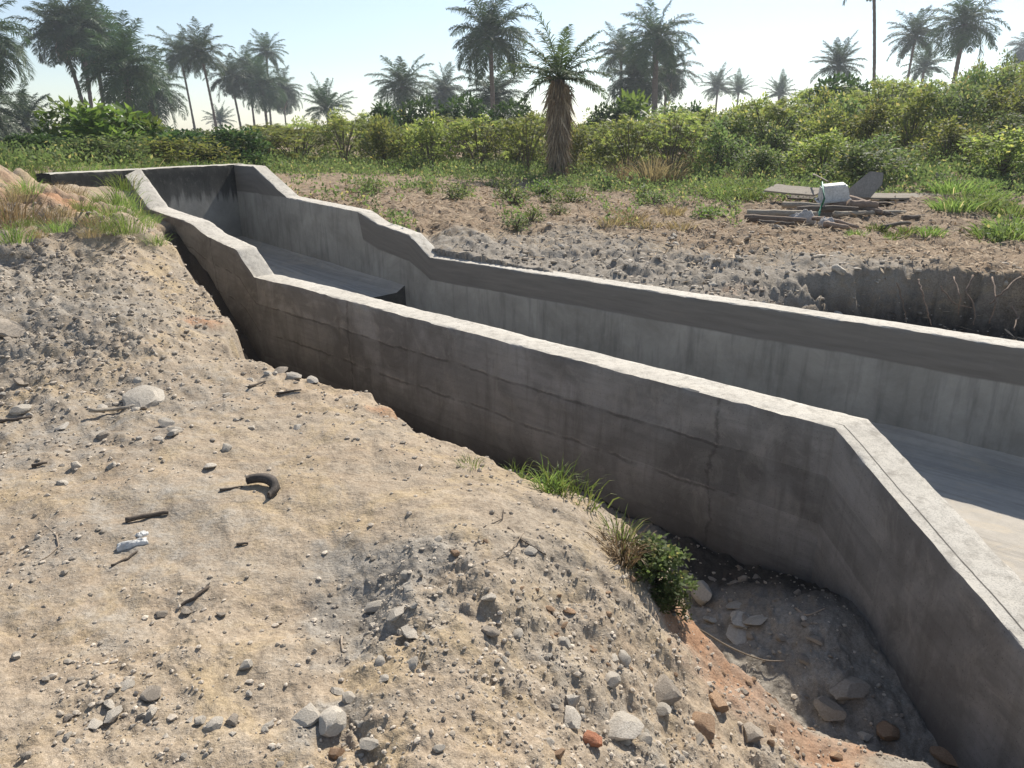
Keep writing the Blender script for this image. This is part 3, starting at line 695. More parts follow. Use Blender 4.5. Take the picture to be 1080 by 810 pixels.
for i, (px, py, sz, mk, lab, sk, fl) in enumerate(rocks):
    rock('stone', px, py, 0 if px < 600 else (-.3 if px < 735 else -.85), sz, mk, lab, 'stone', None, i, sk, fl)
clusters = [
 ((350,775), .17, 26, (.016,.05), 'stone', 0, 'little pale stone in the bottom rubble cluster', 'little stones of the bottom rubble cluster'),
 ((120,765), .20, 30, (.014,.045), 'stone', 0, 'little pale stone in the gravel cluster at lower left', 'little stones of the lower left gravel cluster'),
 ((420,655), .20, 18, (.02,.045), 'stone', 0, 'little stone beside the dark gravel patch', 'little stones by the dark gravel patch'),
 ((640,760), .32, 55, (.018,.065), 'stone', -.2, 'little stone around the reddish stone', 'little stones around the reddish stone'),
 ((620,650), .38, 26, (.02,.05), 'clay', -.1, 'small brown clod on the crumbling slope', 'clods on the crumbling slope'),
 ((830,770), .28, 20, (.025,.06), 'clay', -.75, 'small orange-brown clod at the lower edge of the trench', 'clods at the lower edge of the trench'),
 ((70,455), .95, 30, (.04,.10), 'stone', 0, 'grey stone at the foot of the left gravel slope', 'stones at the foot of the left gravel slope'),
 ((40,390), .9, 26, (.05,.11), 'darkstone', .1, 'dull grey lump on the left gravel slope', 'lumps on the left gravel slope'),
 ((290,393), .5, 14, (.03,.08), 'stone', 0, 'small stone along the bank edge above the trench', 'stones along the bank edge'),
 ((800,625), .55, 26, (.03,.09), 'darkstone', -.9, 'small dark fragment on the shaded trench floor', 'fragments on the trench floor'),
 ((900,740), .35, 16, (.03,.06), 'darkstone', -.85, 'small grey lump on the dusty heap by the wall wing', 'lumps on the dusty heap'),
 ((700,290), 2.2, 40, (.06,.16), 'stone', 0, 'grey lump in the rubble strip behind the far wall', 'lumps in the rubble behind the far wall'),
 ((850,320), 1.0, 16, (.08,.2), 'stone', -.2, 'grey lump below the eroded bank behind the far wall', 'lumps below the eroded bank'),
]
for (cpx, rad, n, (a, b), mk, zg, lab, grp) in clusters:
    c = W(*cpx, zg)
    made = 0
    while made < n:
        x = c[0] + random.gauss(0, rad * .6); y = c[1] + random.gauss(0, rad * .6)
        q = base_z(np.array([x]), np.array([y]))[1]
        if q['chan'][0] or abs(q['dn'][0] - .13) < .2 or abs(q['df'][0] - .13) < .25: continue
        sz_ = a + (b - a) * random.random() ** 2; ql = ('rear ' if y > c[1] else 'front ') + ('left' if x < c[0] else 'right') + ' part'
        rock('stone', 0, 0, 0, sz_, mk, (lab if sz_ > (a + b) / 2 - .25 * (b - a) else lab.replace('little', 'tiny').replace('small', 'very small').replace('grey', 'lesser grey')) + ', ' + ql, 'stone', grp, random.randrange(8), .55, random.uniform(.6, 1), at=(x, y), tilt=.6); made += 1

def scatter_gravel():
    """one mesh of uncountable small gravel"""
    bm = bmesh.new(); bmesh.ops.create_icosphere(bm, subdivisions=1, radius=1); bm.verts.ensure_lookup_table()
    bv = np.array([v.co[:] for v in bm.verts]); bf = np.array([[v.index for v in f.verts] for f in bm.faces]); bm.free()
    pts = []; r = RS
    def reject(x, y):
        z, q, rub = full_z(x, y)
        ok = ~q['chan'] & (np.abs(q['dn'] - .13) > .17) & (np.abs(q['df'] - .13) > .2)
        return z, rub, ok, q
    n = 90000
    rad = 1.0 + 7.5 * r.rand(n) ** 1.3; th = R(-46) + R(92) * r.rand(n); x = rad * np.sin(th); y = rad * np.cos(th)
    z, rub, ok, q = reject(x, y)
    clump = fbm(x * 1.6, y * 1.6, 4, 300)
    keep = ok & ((q['k'] < .4) | (r.rand(n) < .25)) & (r.rand(n) < np.clip(.012 + .8 * rub ** 1.3 + .8 * np.clip(clump - .15, 0, 1), 0, 1)) & (y < 8.8)
    x, y, z, rad = x[keep], y[keep], z[keep], rad[keep]
    size = (.0022 + .0065 * r.rand(len(x)) ** 5) * (.6 + .30 * rad) 
    # larger lumps behind the far wall
    m = 9000; sf = r.rand(m) * 10 - 3.3; df = .35 + 3.2 * r.rand(m) ** 1.4
    x2 = FA[0] + FD[0] * sf + FN[0] * df; y2 = FA[1] + FD[1] * sf + FN[1] * df
    z2, rub2, ok2, _ = reject(x2, y2); k2 = ok2 & (r.rand(m) < .4) & (sf < 6.6)
    x = np.concatenate([x, x2[k2]]); y = np.concatenate([y, y2[k2]]); z = np.concatenate([z, z2[k2]])
    size = np.concatenate([size, .008 + .03 * r.rand(k2.sum()) ** 4])
    N_ = len(x); print('gravel', N_)
    jit = 1 + (r.rand(N_, len(bv), 1) - .5) * .55
    V = bv[None] * jit; sc = size[:, None, None] * (1 + (r.rand(N_, 1, 3) - .5) * .7) * np.array([1.1, 1, .7])
    V = V * sc; a = r.rand(N_) * 6.28; ca, sa = np.cos(a)[:, None], np.sin(a)[:, None]
    X = V[..., 0] * ca - V[..., 1] * sa; Y = V[..., 0] * sa + V[..., 1] * ca
    V = np.stack([X + x[:, None], Y + y[:, None], V[..., 2] + z[:, None] + size[:, None] * .25], -1)
    F = bf[None] + (np.arange(N_) * len(bv))[:, None, None]
    me = np_mesh('gravel', V.reshape(-1, 3), F.reshape(-1, 3), np.full(N_ * len(bf), 3), False)
    tag(link('gravel', me, None, [M['pebble']]), 'loose gravel and crumbs of earth scattered over the bare ground', 'gravel', kind='stuff')
scatter_gravel()

# ---------------------------------------------------------------- vegetation builders
def leaf_quads(P, D, Nn, Ln, Wd, fold=.0):
    """diamond leaves: base P, direction D, side vector Nn"""
    tip = P + D * Ln[:, None]; mid = P + D * (Ln * .45)[:, None]
    V = np.stack([P, mid + Nn * (Wd / 2)[:, None], tip, mid - Nn * (Wd / 2)[:, None]], 1)
    return V.reshape(-1, 3)
def quads_mesh(name, V):
    n = len(V) // 4; F = np.arange(n * 4).reshape(n, 4); return np_mesh(name, V, F, np.full(n, 4), False)
def unit(v): return v / (np.linalg.norm(v, axis=-1, keepdims=True) + 1e-9)
def rndu(r, n): return unit(r.randn(n, 3))

def palm_crown(seed, nf=34, L=3.3, low=-45, high=82, bend=75, leafl=.95, npair=56):
    r = np.random.RandomState(seed); allV = []; rach = MB(); 
    for i in range(nf):
        t_ = i / (nf - 1); az = i * 2.39996 + r.rand() * .5; el = R(high + (low - high) * t_ ** .85 + r.randn() * 6)
        l = L * (.72 + .36 * r.rand()) * (1 - .15 * t_); b = R(bend * (.7 + .5 * r.rand())) * (.45 + .75 * np.cos(max(el, 0)))
        n = 16; p = np.zeros(3); pts = [p.copy()]; dirs = []
        for k in range(n):
            e = el - b * (k / n) ** 1.2; e = max(e, R(-88)); d = np.array([np.cos(e) * np.cos(az), np.cos(e) * np.sin(az), np.sin(e)])
            p = p + d * l / n; pts.append(p.copy()); dirs.append(d)
        dirs.append(dirs[-1]); pts = np.array(pts); dirs = np.array(dirs)
        rach.tube(pts[::2], [.045 * (1 - .85 * q / 8) for q in range(len(pts[::2]))], 3, False)
        side0 = np.array([-np.sin(az), np.cos(az), 0.])
        tt = np.linspace(.14, 1, npair) + r.randn(npair) * .006; tt = np.clip(tt, 0, .999); f = tt * n; i0 = f.astype(int); fr = (f - i0)[:, None]
        P = pts[i0] * (1 - fr) + pts[i0 + 1] * fr; D = dirs[i0]; up = unit(np.cross(D, side0))
        up = np.where(up[:, 2:3] < 0, -up, up)
        ll = leafl * (np.sin(np.pi * np.clip(tt * .86 + .1, 0, 1)) ** .7) * (.8 + .35 * r.rand(npair))
        for sgn in (-1, 1):
            out = unit(side0 * sgn + D * (.45 + .5 * tt[:, None]) + up * (r.rand(npair, 1) * .8 - .25))
            droop = np.array([0, 0, -1.]) * (.25 + .5 * r.rand(npair, 1))
            mid = P + out * (ll * .5)[:, None]; d2 = unit(out + droop * 1.5); tip = mid + d2 * (ll * .55)[:, None]
            wv = unit(np.cross(out, up + r.randn(npair, 3) * .4)) * .030
            V = np.stack([P - wv * .5, P + wv * .5, mid + wv, tip, mid - wv], 1); allV.append(V.reshape(-1, 3))
    V = np.concatenate(allV); n = len(V) // 5; base = np.arange(n)[:, None] * 5
    q = np.concatenate([base + np.array([[0, 1, 2, 4]])], 0); tr = base + np.array([[2, 3, 4]])
    nl = len(V); rv = np.array(rach.v); rf = [f for f in rach.f]
    loops = np.concatenate([q.ravel(), tr.ravel(), (np.array(rf) + nl).ravel()]); sizes = np.concatenate([np.full(n, 4), np.full(n, 3), np.full(len(rf), 4)])
    me = np_mesh('crown', np.concatenate([V, rv]), loops, sizes, False); return me
CROWNS = [palm_crown(1, 34, 3.7, -30, 82, 52, .8, 48), palm_crown(2, 40, 4.0, -28, 78, 74, 1.0, 52), palm_crown(3, 34, 3.7, -15, 84, 52, .75, 48), palm_crown(4, 46, 4.0, -36, 82, 84, 1.05, 52),
          palm_crown(5, 28, 3.6, 0, 86, 42, .75, 46), palm_crown(6, 38, 3.9, -32, 76, 66, .9, 50)]
for c in CROWNS: c.materials.append(M['palm'])
DEADC = palm_crown(9, 9, 2.6, -70, -45, 40, .6, 36); DEADC.materials.append(M['dead'])
def palm(px, py, rpx, kind, label, lean=0, R0=3.1, base=None, dead=False, thick=.2, tilt=0, name='palm_tree'):
    """crown centre at (px,py) with radius rpx in the photograph -> distance from its real size"""
    dep = FPX * R0 / rpx; d = ray(px, py); k = dep / 1.0
    x, y, z = d[0] * k, d[1] * k, CAM_H + d[2] * k
    bx, by = x + (base if base is not None else 0), y + .3
    g = float(base_z(np.array([bx]), np.array([by]))[0][0]) - .15
    root = empty(name, (bx, by, g)); tag(root, label, 'palm tree', 'oil palms behind the bushes')
    h = z - g; top = Vector((x - bx, y - by, h)); m = MB(); pts = []; rad = []
    n = max(5, int(h / .22))
    for i in range(n + 1):
        t = i / n; p = Vector((top.x * t ** 1.3 + lean * math.sin(math.pi * t), top.y * t, h * t)); pts.append(p)
        rad.append(thick * (1.25 - .45 * min(1, t * 3)) * (1 + .10 * (i % 2)) * (1 + (.45 if t > .93 else 0)))
    m.tube(pts, rad, 9, True, .08)
    m.build('trunk', M['bark'], root)
    c = link('crown', CROWNS[kind], root); c.location = top; c.scale = (R0 / 2.9,) * 3; c.rotation_euler = (random.uniform(-.1, .1) + tilt, random.uniform(-.1, .1), random.uniform(0, 6.28))
    if dead:
        c2 = link('dead_fronds', DEADC, root); c2.location = top - Vector((0, 0, .15)); c2.scale = (R0 / 3.4,) * 3; c2.rotation_euler = (0, 0, random.uniform(0, 6.28))
    return root, top
P_ = [
 (-22,42,50,3,'palm at the left edge with only its drooping right fronds in view, upper one',0,3.0,0,0,.2),
 (-30,118,52,1,'palm at the left edge whose long fronds hang in front of the low left palm',0,3.0,0,0,.22),
 (28,130,36,2,'low spreading palm rising just above the bushes at far left',0,3.1,0,0,.2),
 (62,36,38,1,'tall palm on a leaning dark trunk, leftmost of the tall cluster at left',.25,3.1,.9,1,.2),
 (84,28,38,5,'tall palm directly right of the leaning trunk, its crown reaching the top edge',.1,3.1,-.5,0,.2),
 (98,38,36,3,'palm with brownish hanging fronds on the right side of the tall left cluster',.1,3.1,-.4,1,.2),
 (130,72,46,1,'broad dense palm with thick drooping crown right of the tall left cluster',0,3.2,0,0,.25),
 (158,98,36,1,'low palm with long fronds hanging down right of the broad dense palm',0,3.2,0,1,.25),
 (190,58,27,5,'slender palm on a thin straight trunk, left one of the close pair',0,3.0,.5,0,.14),
 (212,56,31,0,'slender palm with slightly leaning thin trunk, right one of the close pair',0,3.0,.6,0,.14),
 (243,82,25,5,'palm at the left end of the clump of five left of centre',0,3.0,.6,0,.16),
 (262,78,24,1,'palm with lighter green fronds second from left in the clump left of centre',0,3.0,0,0,.16),
 (281,56,22,0,'tallest palm standing above the clump left of centre',0,3.0,-.5,0,.16),
 (277,92,25,3,'dense dark palm in the middle of the clump left of centre',0,3.0,0,0,.2),
 (298,98,21,3,'palm with brown hanging leaves at the right end of the clump left of centre',0,3.0,0,1,.13),
 (345,116,30,4,'low trunkless looking palm standing alone between the two clumps',0,3.1,0,0,.2),
 (232,128,17,4,'tiny distant palm seen between thin trunks and the clump left of centre',0,3.1,0,0,.2),
 (425,92,33,5,'rounded palm at the left of the middle group',0,3.1,0,0,.25),
 (468,100,25,3,'squat dark palm between the rounded palm and the tallest middle palm',0,3.1,0,0,.25),
 (517,40,46,1,'tallest palm of the middle group with thick drooping crown',0,3.2,.2,0,.2),
 (522,102,38,5,'low green palm right behind the tallest middle palm',0,3.2,0,0,.25),
 (692,42,40,5,'tall palm with the highest crown of the group right of centre',0,3.2,.3,0,.3),
 (655,58,30,0,'palm on the left side of the group right of centre with feathery fronds',0,3.1,.4,0,.2),
 (672,86,36,3,'low dense palm at the foot of the group right of centre',0,3.1,0,0,.25),
 (704,78,30,1,'palm with drooping fronds on the right side of the group right of centre',0,3.1,0,1,.2),
 (757,93,20,2,'small distant palm first of the low row right of centre',0,3.1,0,0,.2),
 (779,97,18,4,'small distant palm second of the low row right of centre',0,3.1,0,0,.2),
 (822,100,20,4,'small distant palm third of the low row, nearest the dark round tree',0,3.1,0,0,.2),
 (885,70,28,2,'medium palm just left of the bare tall trunk',0,3.1,0,0,.2),
 (965,40,30,0,'slim palm left of the big one at upper right',0,3.1,.0,0,.15),
 (1018,26,38,5,'big palm with wide crown at upper right',0,3.2,.0,0,.22),
 (975,72,24,2,'low palm behind the foot of the slim palm at upper right',0,3.1,0,0,.2),
 (1082,52,18,3,'palm half cut off by the right edge',0,3.1,0,0,.2),
]
for (px, py, rp, k, lab, lean, r0, bs_, dd, tk) in P_:
    palm(px, py, rp, k, lab, lean, r0, bs_, bool(dd), tk)
rt, tp = palm(921, -42, 42, 5, 'very tall palm of which only the thin bare trunk is in view at upper right', 0, 3.1, 2.0, False, .15)

# palm with a skirt of dead fronds in front of the hedge
def skirt_palm():
    y = 21.0; x = WD(588, y)[0]; g = gz(x, y) - .1; h = ZD(84, y) - g
    root = empty('palm_tree', (x, y, g)); tag(root, 'short palm in front of the hedge, its whole trunk wrapped in hanging dead brown fronds', 'palm tree', 'oil palms behind the bushes')
    m = MB(); m.tube([(0, 0, h * t / 12) for t in range(13)], [.19 - .05 * t / 12 for t in range(13)], 10, True, .1); m.build('trunk', M['bark'], root)
    me = palm_crown(31, 24, 3.9, -4, 86, 50, .7, 42); me.materials.append(M['palmlight'])
    c = link('crown', me, root); c.location = (0, 0, h); c.scale = (.50, .50, .46); c.rotation_euler = (0, .05, 1)
    r = RS; n = 3000; a = r.rand(n) * 6.283; t = r.rand(n) ** .8; rr = .11 + .17 * t * r.rand(n) ** .9 + .09 * r.rand(n) * (1 - t)
    P = np.stack([np.cos(a) * rr, np.sin(a) * rr, h * (.12 + .88 * t)], -1)
    D = unit(np.stack([np.cos(a) * .10, np.sin(a) * .10, -np.ones(n)], -1) + r.randn(n, 3) * .24); Sd = unit(np.cross(D, r.randn(n, 3)))
    ln = np.minimum(.25 + .5 * r.rand(n), P[:, 2] - .02)
    V = leaf_quads(P, D, Sd, ln, .015 + .03 * r.rand(n)); me = quads_mesh('dead_fronds', V); link('dead_fronds', me, root, [M['dead']])
    for i in range(26):
        m = MB() if i == 0 else m
        a = i * 2.4; z0 = h * random.uniform(.70, .98); m.tube([(math.cos(a) * .15, math.sin(a) * .15, z0), (math.cos(a) * .32, math.sin(a) * .32, z0 + .22), (math.cos(a) * .42, math.sin(a) * .42, z0 + .16)], [.03, .02, .01], 5)
    m.build('leaf_stubs', M['dead'], root)
skirt_palm()

def cassava_proto(seed, nst=7, H=1.9, heads=46, per=13, ll=.115):
    r = np.random.RandomState(seed); stems = MB(); V = []
    for i in range(nst):
        a = i * 6.28 / nst + r.rand() * .6; rr = .55 * r.rand() + .25; top = np.array([math.cos(a) * rr * 1.4, math.sin(a) * rr * 1.4, H * (.75 + .2 * r.rand())])
        stems.tube([(0, 0, 0), (top[0] * .35, top[1] * .35, top[2] * .5), top], [.022, .016, .008], 4, False)
    for h_ in range(heads):
        a = r.rand() * 6.28; rr = 1.0 * math.sqrt(r.rand()); z = H * (1 - .22 * rr ** 2) - abs(r.randn()) * .22 - (r.rand() < .3) * r.rand() * .9
        c = np.array([math.cos(a) * rr, math.sin(a) * rr, z])
        stems.tube([c * np.array([.7, .7, .75]), c], [.008, .004], 3, False)
        for l in range(per):
            d = unit(r.randn(3) * np.array([1, 1, .35]) + [0, 0, .25]); pc = c + d * (.08 + .14 * r.rand()); nrm = unit(np.array([0, 0, 1.]) + r.randn(3) * .45)
            e1 = unit(np.cross(nrm, r.randn(3))); e2 = np.cross(nrm, e1); a0 = np.arange(5) * 1.05 - 2.1
            D = unit(np.cos(a0)[:, None] * e1 + np.sin(a0)[:, None] * e2 - np.array([0, 0, .25])); Sd = unit(np.cross(D, nrm))
            ln = ll * (.8 + .4 * r.rand()) * (1 - .12 * np.abs(np.arange(5) - 2)); V.append(leaf_quads(np.repeat(pc[None], 5, 0), D, Sd, ln, ln * .36))
    return quads_mesh('foliage', np.concatenate(V)), stems.mesh('stem')
def bush_proto(seed, n=1700, nc=26, ll=.10, H=1.6, rad=.95, wr=.5, cl=.26):
    r = np.random.RandomState(seed); stems = MB(); c = []
    for i in range(nc):
        a = r.rand() * 6.28; u = r.rand() ** .6; zz = r.rand()
        p = np.array([math.cos(a) * rad * u * (1 - .35 * zz), math.sin(a) * rad * u * (1 - .35 * zz), H * (.12 + .85 * zz * (1 - .3 * u * u))]); c.append(p)
        stems.tube([(0, 0, 0), p * np.array([.45, .45, .6]), p], [.018, .011, .004], 3, False)
    c = np.array(c); idx = r.randint(0, nc, n); P = c[idx] + rndu(r, n) * (cl * (.4 + .6 * r.rand(n)))[:, None] * np.array([1, 1, .85]); P[:, 2] = np.maximum(P[:, 2], .02)
    D = unit(P - c[idx] + r.randn(n, 3) * .12 + np.array([0, 0, .05])); Sd = unit(np.cross(D, r.randn(n, 3) * .5 + np.array([0, 0, 1.])))
    ln = ll * (.6 + .8 * r.rand(n)); return quads_mesh('foliage', leaf_quads(P, D, Sd, ln, ln * wr)), stems.mesh('stem')
def tuft_mesh(name, seed, n=120, h=.4, spread=.18, w=.008, flop=.5):
    r = np.random.RandomState(seed); a = r.rand(n) * 6.28; rr = spread * r.rand(n) ** .7; P = np.stack([np.cos(a) * rr, np.sin(a) * rr, np.full(n, -.02)], -1)
    D = unit(np.stack([np.cos(a), np.sin(a), 0 * a], -1) * (rr / spread * .6)[:, None] + np.array([0, 0, 1.]) + r.randn(n, 3) * .16)
    L_ = h * (.45 + .6 * r.rand(n)); out = unit(np.stack([np.cos(a), np.sin(a), 0 * a], -1) + r.randn(n, 3) * .4)
    m1 = P + D * (L_ * .5)[:, None]; d2 = unit(D + out * flop * .6); m2 = m1 + d2 * (L_ * .3)[:, None]; d3 = unit(d2 + out * flop - np.array([0, 0, .5 * flop])); t = m2 + d3 * (L_ * .3)[:, None]
    Sd = unit(np.cross(D, r.randn(n, 3))) * (w / 2)
    V = np.stack([P - Sd, P + Sd, m1 + Sd, m1 - Sd, m2 + Sd * .8, m2 - Sd * .8, t], 1).reshape(-1, 3)
    b = np.arange(n)[:, None] * 7; q = np.concatenate([b + [[0, 1, 2, 3]], b + [[3, 2, 4, 5]]]); tr = b + [[5, 4, 6]]
    return np_mesh(name, V, np.concatenate([q.ravel(), tr.ravel()]), np.concatenate([np.full(2 * n, 4), np.full(n, 3)]), False)
CAS = [cassava_proto(20 + i, 6 + i, 1.9) for i in range(3)]
BUS = [bush_proto(40 + i, 2300, 30 + 4 * i) for i in range(3)]
DRK = [bush_proto(50 + i, 2600, 34, .13, 1.8, 1.0) for i in range(2)]
BRT = [bush_proto(60 + i, 1300, 26, .24, 1.7, 1.0, .4, .3) for i in range(2)]
WEED = [bush_proto(70 + i, 420, 16, .048, .38, .30, .5, .10) for i in range(3)]
CLUMP = [bush_proto(75 + i, 1500, 26, .034, .36, .2, .55, .07) for i in range(2)]
def withmat(pr, m):
    out = []
    for f, s in pr:
        f = f.copy(); f.materials.append(M[m])
        if not s.materials: s.materials.append(M['stem'])
        out.append((f, s))
    return out
KIND = {'cassava': withmat(CAS, 'cassava'), 'shrub': withmat(BUS, 'shrub'), 'dark': withmat(DRK, 'darkleaf'), 'bright': withmat(BRT, 'bright'), 'weed': withmat(WEED, 'bright'), 'weed2': withmat(WEED, 'shrub'),
        'yellow': withmat(BUS, 'cassava'), 'clump': withmat(CLUMP, 'shrub')}
def plant(name, kind, x, y, sc, label, cat, group=None, zs=1, g=None, stem=True):
    pr = random.choice(KIND[kind]); z = (float(base_z(np.array([x]), np.array([y]))[0][0]) if g is None else g) - .03
    root = empty(name, (x, y, z), random.uniform(0, 6.28)); tag(root, label, cat, group)
    f = link('foliage', pr[0], root); f.scale = (sc, sc, sc * zs)
    if stem: s_ = link('stem', pr[1], root); s_.scale = (sc, sc, sc * zs)
    return root
# upper outline of the bushes in the photograph
TX = [-40, 0, 50, 80, 150, 180, 230, 270, 330, 400, 500, 560, 600, 640, 700, 760, 800, 850, 880, 920, 950, 1000, 1050, 1120]
TY = [146, 146, 138, 136, 128, 128, 137, 132, 120, 115, 120, 113, 122, 121, 117, 105, 101, 88, 86, 82, 74, 67, 54, 56]
LAND = [(0, 'at the left edge'), (50, 'below the leaning left palm'), (95, 'under the tall left palms'), (140, 'below the broad dense left palm'), (180, 'left of the slender palm pair'), (215, 'below the slender palm pair'), (255, 'below the left of centre clump'),
        (298, 'right of the left of centre clump'), (345, 'below the lone low palm'), (390, 'right of the lone low palm'), (430, 'below the rounded middle palm'), (470, 'below the squat middle palm'), (517, 'below the tallest middle palm'), (558, 'left of the skirted palm'),
        (610, 'right of the skirted palm'), (655, 'below the feathery right palm'), (695, 'below the highest right palm'), (730, 'right of the highest palms'), (765, 'below the small distant palms'), (800, 'between the small distant palms'), (830, 'left of the dark round tree'), (870, 'below the dark round tree'),
        (921, 'below the bare tall trunk'), (965, 'below the slim upper right palm'), (1005, 'below the big upper right palm'), (1045, 'right of the big upper right palm'), (1080, 'at the right edge')]
def place(px): return min(LAND, key=lambda q: abs(q[0] - px))[1]
ROWN = ['front row', 'second row', 'third row', 'fourth row', 'fifth row', 'rearmost row']
rows = [(15.5, 0), (18, 0), (20.5, 0), (23, 1), (26, 1), (30, 1)]
cnt = 0
for ri, (d0, back) in enumerate(rows):
    px = -70.0
    while px < 1150:
        d = d0 + random.uniform(-.9, .9); x, y = WD(px, d)
        step = FPX * 1.25 / (d * cp) * random.uniform(.75, 1.15)
        here = px; px += step
        edge = np.interp(here, [0, 260, 330, 480, 600, 700, 800, 900, 1080], [13.5, 16.5, 21, 22, 21.5, 19.5, 17.5, 15.6, 14.5])
        if d < edge: continue
        if y > 24 and -9 < x < 3 and back and ri == 5: pass
        g = float(base_z(np.array([x]), np.array([y]))[0][0])
        ztop = ZD(np.interp(here, TX, TY) + random.uniform(-3, 4), d); hm = ztop - g
        if hm < .5 or (abs(here - 588) < 30 and d < 21.8): continue
        if here < 260: kind = random.choice(['dark', 'dark', 'shrub', 'shrub', 'yellow']); zone = 'left'
        elif here < 740: kind = random.choice(['cassava', 'cassava', 'cassava', 'yellow', 'shrub']); zone = 'mid'
        else: kind = random.choice(['shrub', 'shrub', 'yellow', 'cassava', 'shrub']); zone = 'right'
        nat = {'cassava': 2.0, 'shrub': 1.75, 'yellow': 1.7, 'dark': 1.9}[kind]
        sc = random.uniform(.85, 1.15); Hh = nat * sc
        Hh = min(Hh * (1 if not back else 1.1), hm)
        if back and ri >= 4: Hh = min(hm, 2.9)
        if here > 740 and ri < 2: Hh *= .62
        zs = Hh / (nat * sc) * random.uniform(.82, 1.1)
        lab = {'dark': 'dark green bushy shrub', 'shrub': 'mid green leafy shrub', 'yellow': 'yellow-green round shrub', 'cassava': 'flat-topped yellowish shrub'}[kind] + ' ' + place(here) + ', ' + ROWN[ri] + ' from the front'
        lab = lab.replace('front row from the front', 'front row').replace('rearmost row from the front', 'rearmost row')
        plant('shrub', kind, x, y, sc, lab, 'shrub', 'shrubs beyond the channel, ' + kind, zs, g); cnt += 1
print('shrubs', cnt)
for (px, py_top, d, kind, sc, lab) in [(92, 104, 19, 'bright', 1.0, 'bright green broad-leaved bush under the tall left palms'), (128, 106, 18, 'bright', 1.15, 'wider bright green broad-leaved bush right of the first one'),
        (152, 118, 18.5, 'bright', .9, 'lowest bright green broad-leaved bush beside the drooping palm'), (872, 80, 30, 'dark', 1.5, 'dark round tree beside the bare tall trunk'), (893, 84, 31, 'dark', 1.3, 'smaller dark tree merging with the round one by the bare trunk'),
        (665, 98, 32, 'bright', 1.3, 'bright green bush at the foot of the palms right of centre'), (640, 108, 30, 'dark', 1.2, 'dark bush left of the bright one at the foot of the palms'), (560, 114, 29, 'yellow', 1.3, 'yellowish bush rising behind the hedge left of the skirted palm'),
        (620, 112, 30, 'shrub', 1.2, 'round green bush rising behind the hedge right of the skirted palm'), (408, 108, 30, 'dark', 1.3, 'dark low bush behind the hedge left of the rounded middle palm'), (446, 104, 31, 'dark', 1.4, 'dark low bush behind the hedge between rounded and squat palms'), (492, 102, 31, 'dark', 1.4, 'dark low bush behind the hedge left of the tallest middle palm'), (540, 106, 31, 'dark', 1.3, 'dark low bush behind the hedge right of the tallest middle palm'), (700, 104, 31, 'shrub', 1.4, 'loose green bush directly under the highest right palm'), (720, 108, 30, 'dark', 1.1, 'dark bush right of the palms right of centre'), (770, 104, 27, 'shrub', 1.2, 'rounded green bush crowning the slope right of centre')]:
    x, y = WD(px, d); g = float(base_z(np.array([x]), np.array([y]))[0][0]); H_ = ZD(py_top, d) - g; nat = 1.75
    plant('bush', kind, x, y, sc, lab, 'bush', None, H_ / (nat * sc), g)

# grasses and weeds
ORD = 'first second third fourth fifth sixth seventh eighth ninth tenth eleventh twelfth thirteenth fourteenth fifteenth sixteenth seventeenth eighteenth nineteenth twentieth twentyfirst twentysecond'.split()
TUF = {}
def tm(key, m):
    k = (key, m)
    if k not in TUF:
        sd, n, h, sp_, w_, fl = key; me = tuft_mesh('grass_tuft', sd, n, h, sp_, w_, fl); me.materials.append(M[m]); TUF[k] = me
    return TUF[k]
def tuft(px, py, zg, key, m, label, group=None, sc=1, at=None, name='grass_tuft'):
    if at: x, y = at; z = gz(x, y)
    else:
        x, y, z = W(px, py, zg)
        for _ in range(4): z = gz(x, y); x, y = W(px, py, z)[:2]
    o = link(name, tm(key, m)); o.location = (x, y, z); o.scale = (sc, sc, sc); o.rotation_euler = (0, 0, random.uniform(0, 6.28)); tag(o, label, 'grass', group); return o
nearG = (1, 60, .22, .07, .006, .8); nearG2 = (2, 70, .12, .12, .005, .9); leftG = (3, 120, .42, .26, .008, 1.1); farG = (4, 220, .34, .34, .014, 1.0); farS = (5, 160, .7, .28, .014, .5); lowG = (6, 240, .3, .35, .014, 1.0)
tuft(590, 520, -.1, nearG, 'grass', 'bright green grass tuft on the bank edge in front of the near wall', sc=.95)
tuft(577, 516, -.1, nearG, 'grass', 'thin side tuft just left of the bright tuft on the bank edge', sc=.8)
tuft(612, 524, -.1, nearG2, 'grass', 'flattened grass right of the bright tuft on the bank edge', sc=1.3)
tuft(544, 504, -.1, nearG2, 'grass', 'short grass left of the bright tuft on the bank edge', sc=1.1)
tuft(497, 490, -.06, nearG2, 'grass', 'tiny sprout of grass by the trench further left on the bank edge', sc=.6)
tuft(655, 572, -.2, nearG, 'grass', 'green grass crown on top of the leafy clump by the trench', sc=.8)
tuft(655, 590, -.25, (7, 160, .26, .09, .006, 1.6), 'straw', 'dry hanging grass on the left side of the leafy clump by the trench', sc=.75)
for (px, py, sc, lab) in [(688, 598, .95, 'leafy green clump hanging over the trench edge'), (676, 580, .6, 'small leafy plant behind the clump at the trench edge'), (704, 625, .55, 'lowest leafy plant of the clump at the trench edge'), (735, 640, .25, 'tiny yellow-green plant below the clump in the trench')]:
    x, y = W(px, py + 14, -.3)[:2]
    z = gz(x, y)
    for _ in range(6): x, y = W(px, py + 14, z)[:2]; z = .5 * z + .5 * gz(x, y)
    plant('leafy_plant', 'clump', x, y, sc * .82, lab, 'plant', None, .8, z)
lt = [(60,205),(100,214),(82,208),(25,228),(95,250),(110,245),(45,212),(70,215),(10,240),(30,238),(52,235),(48,225),(68,228),(85,225),(20,215),(8,200),(22,185),(40,180),(5,222),(60,244),(38,250),(75,240),(95,238),(15,255)]
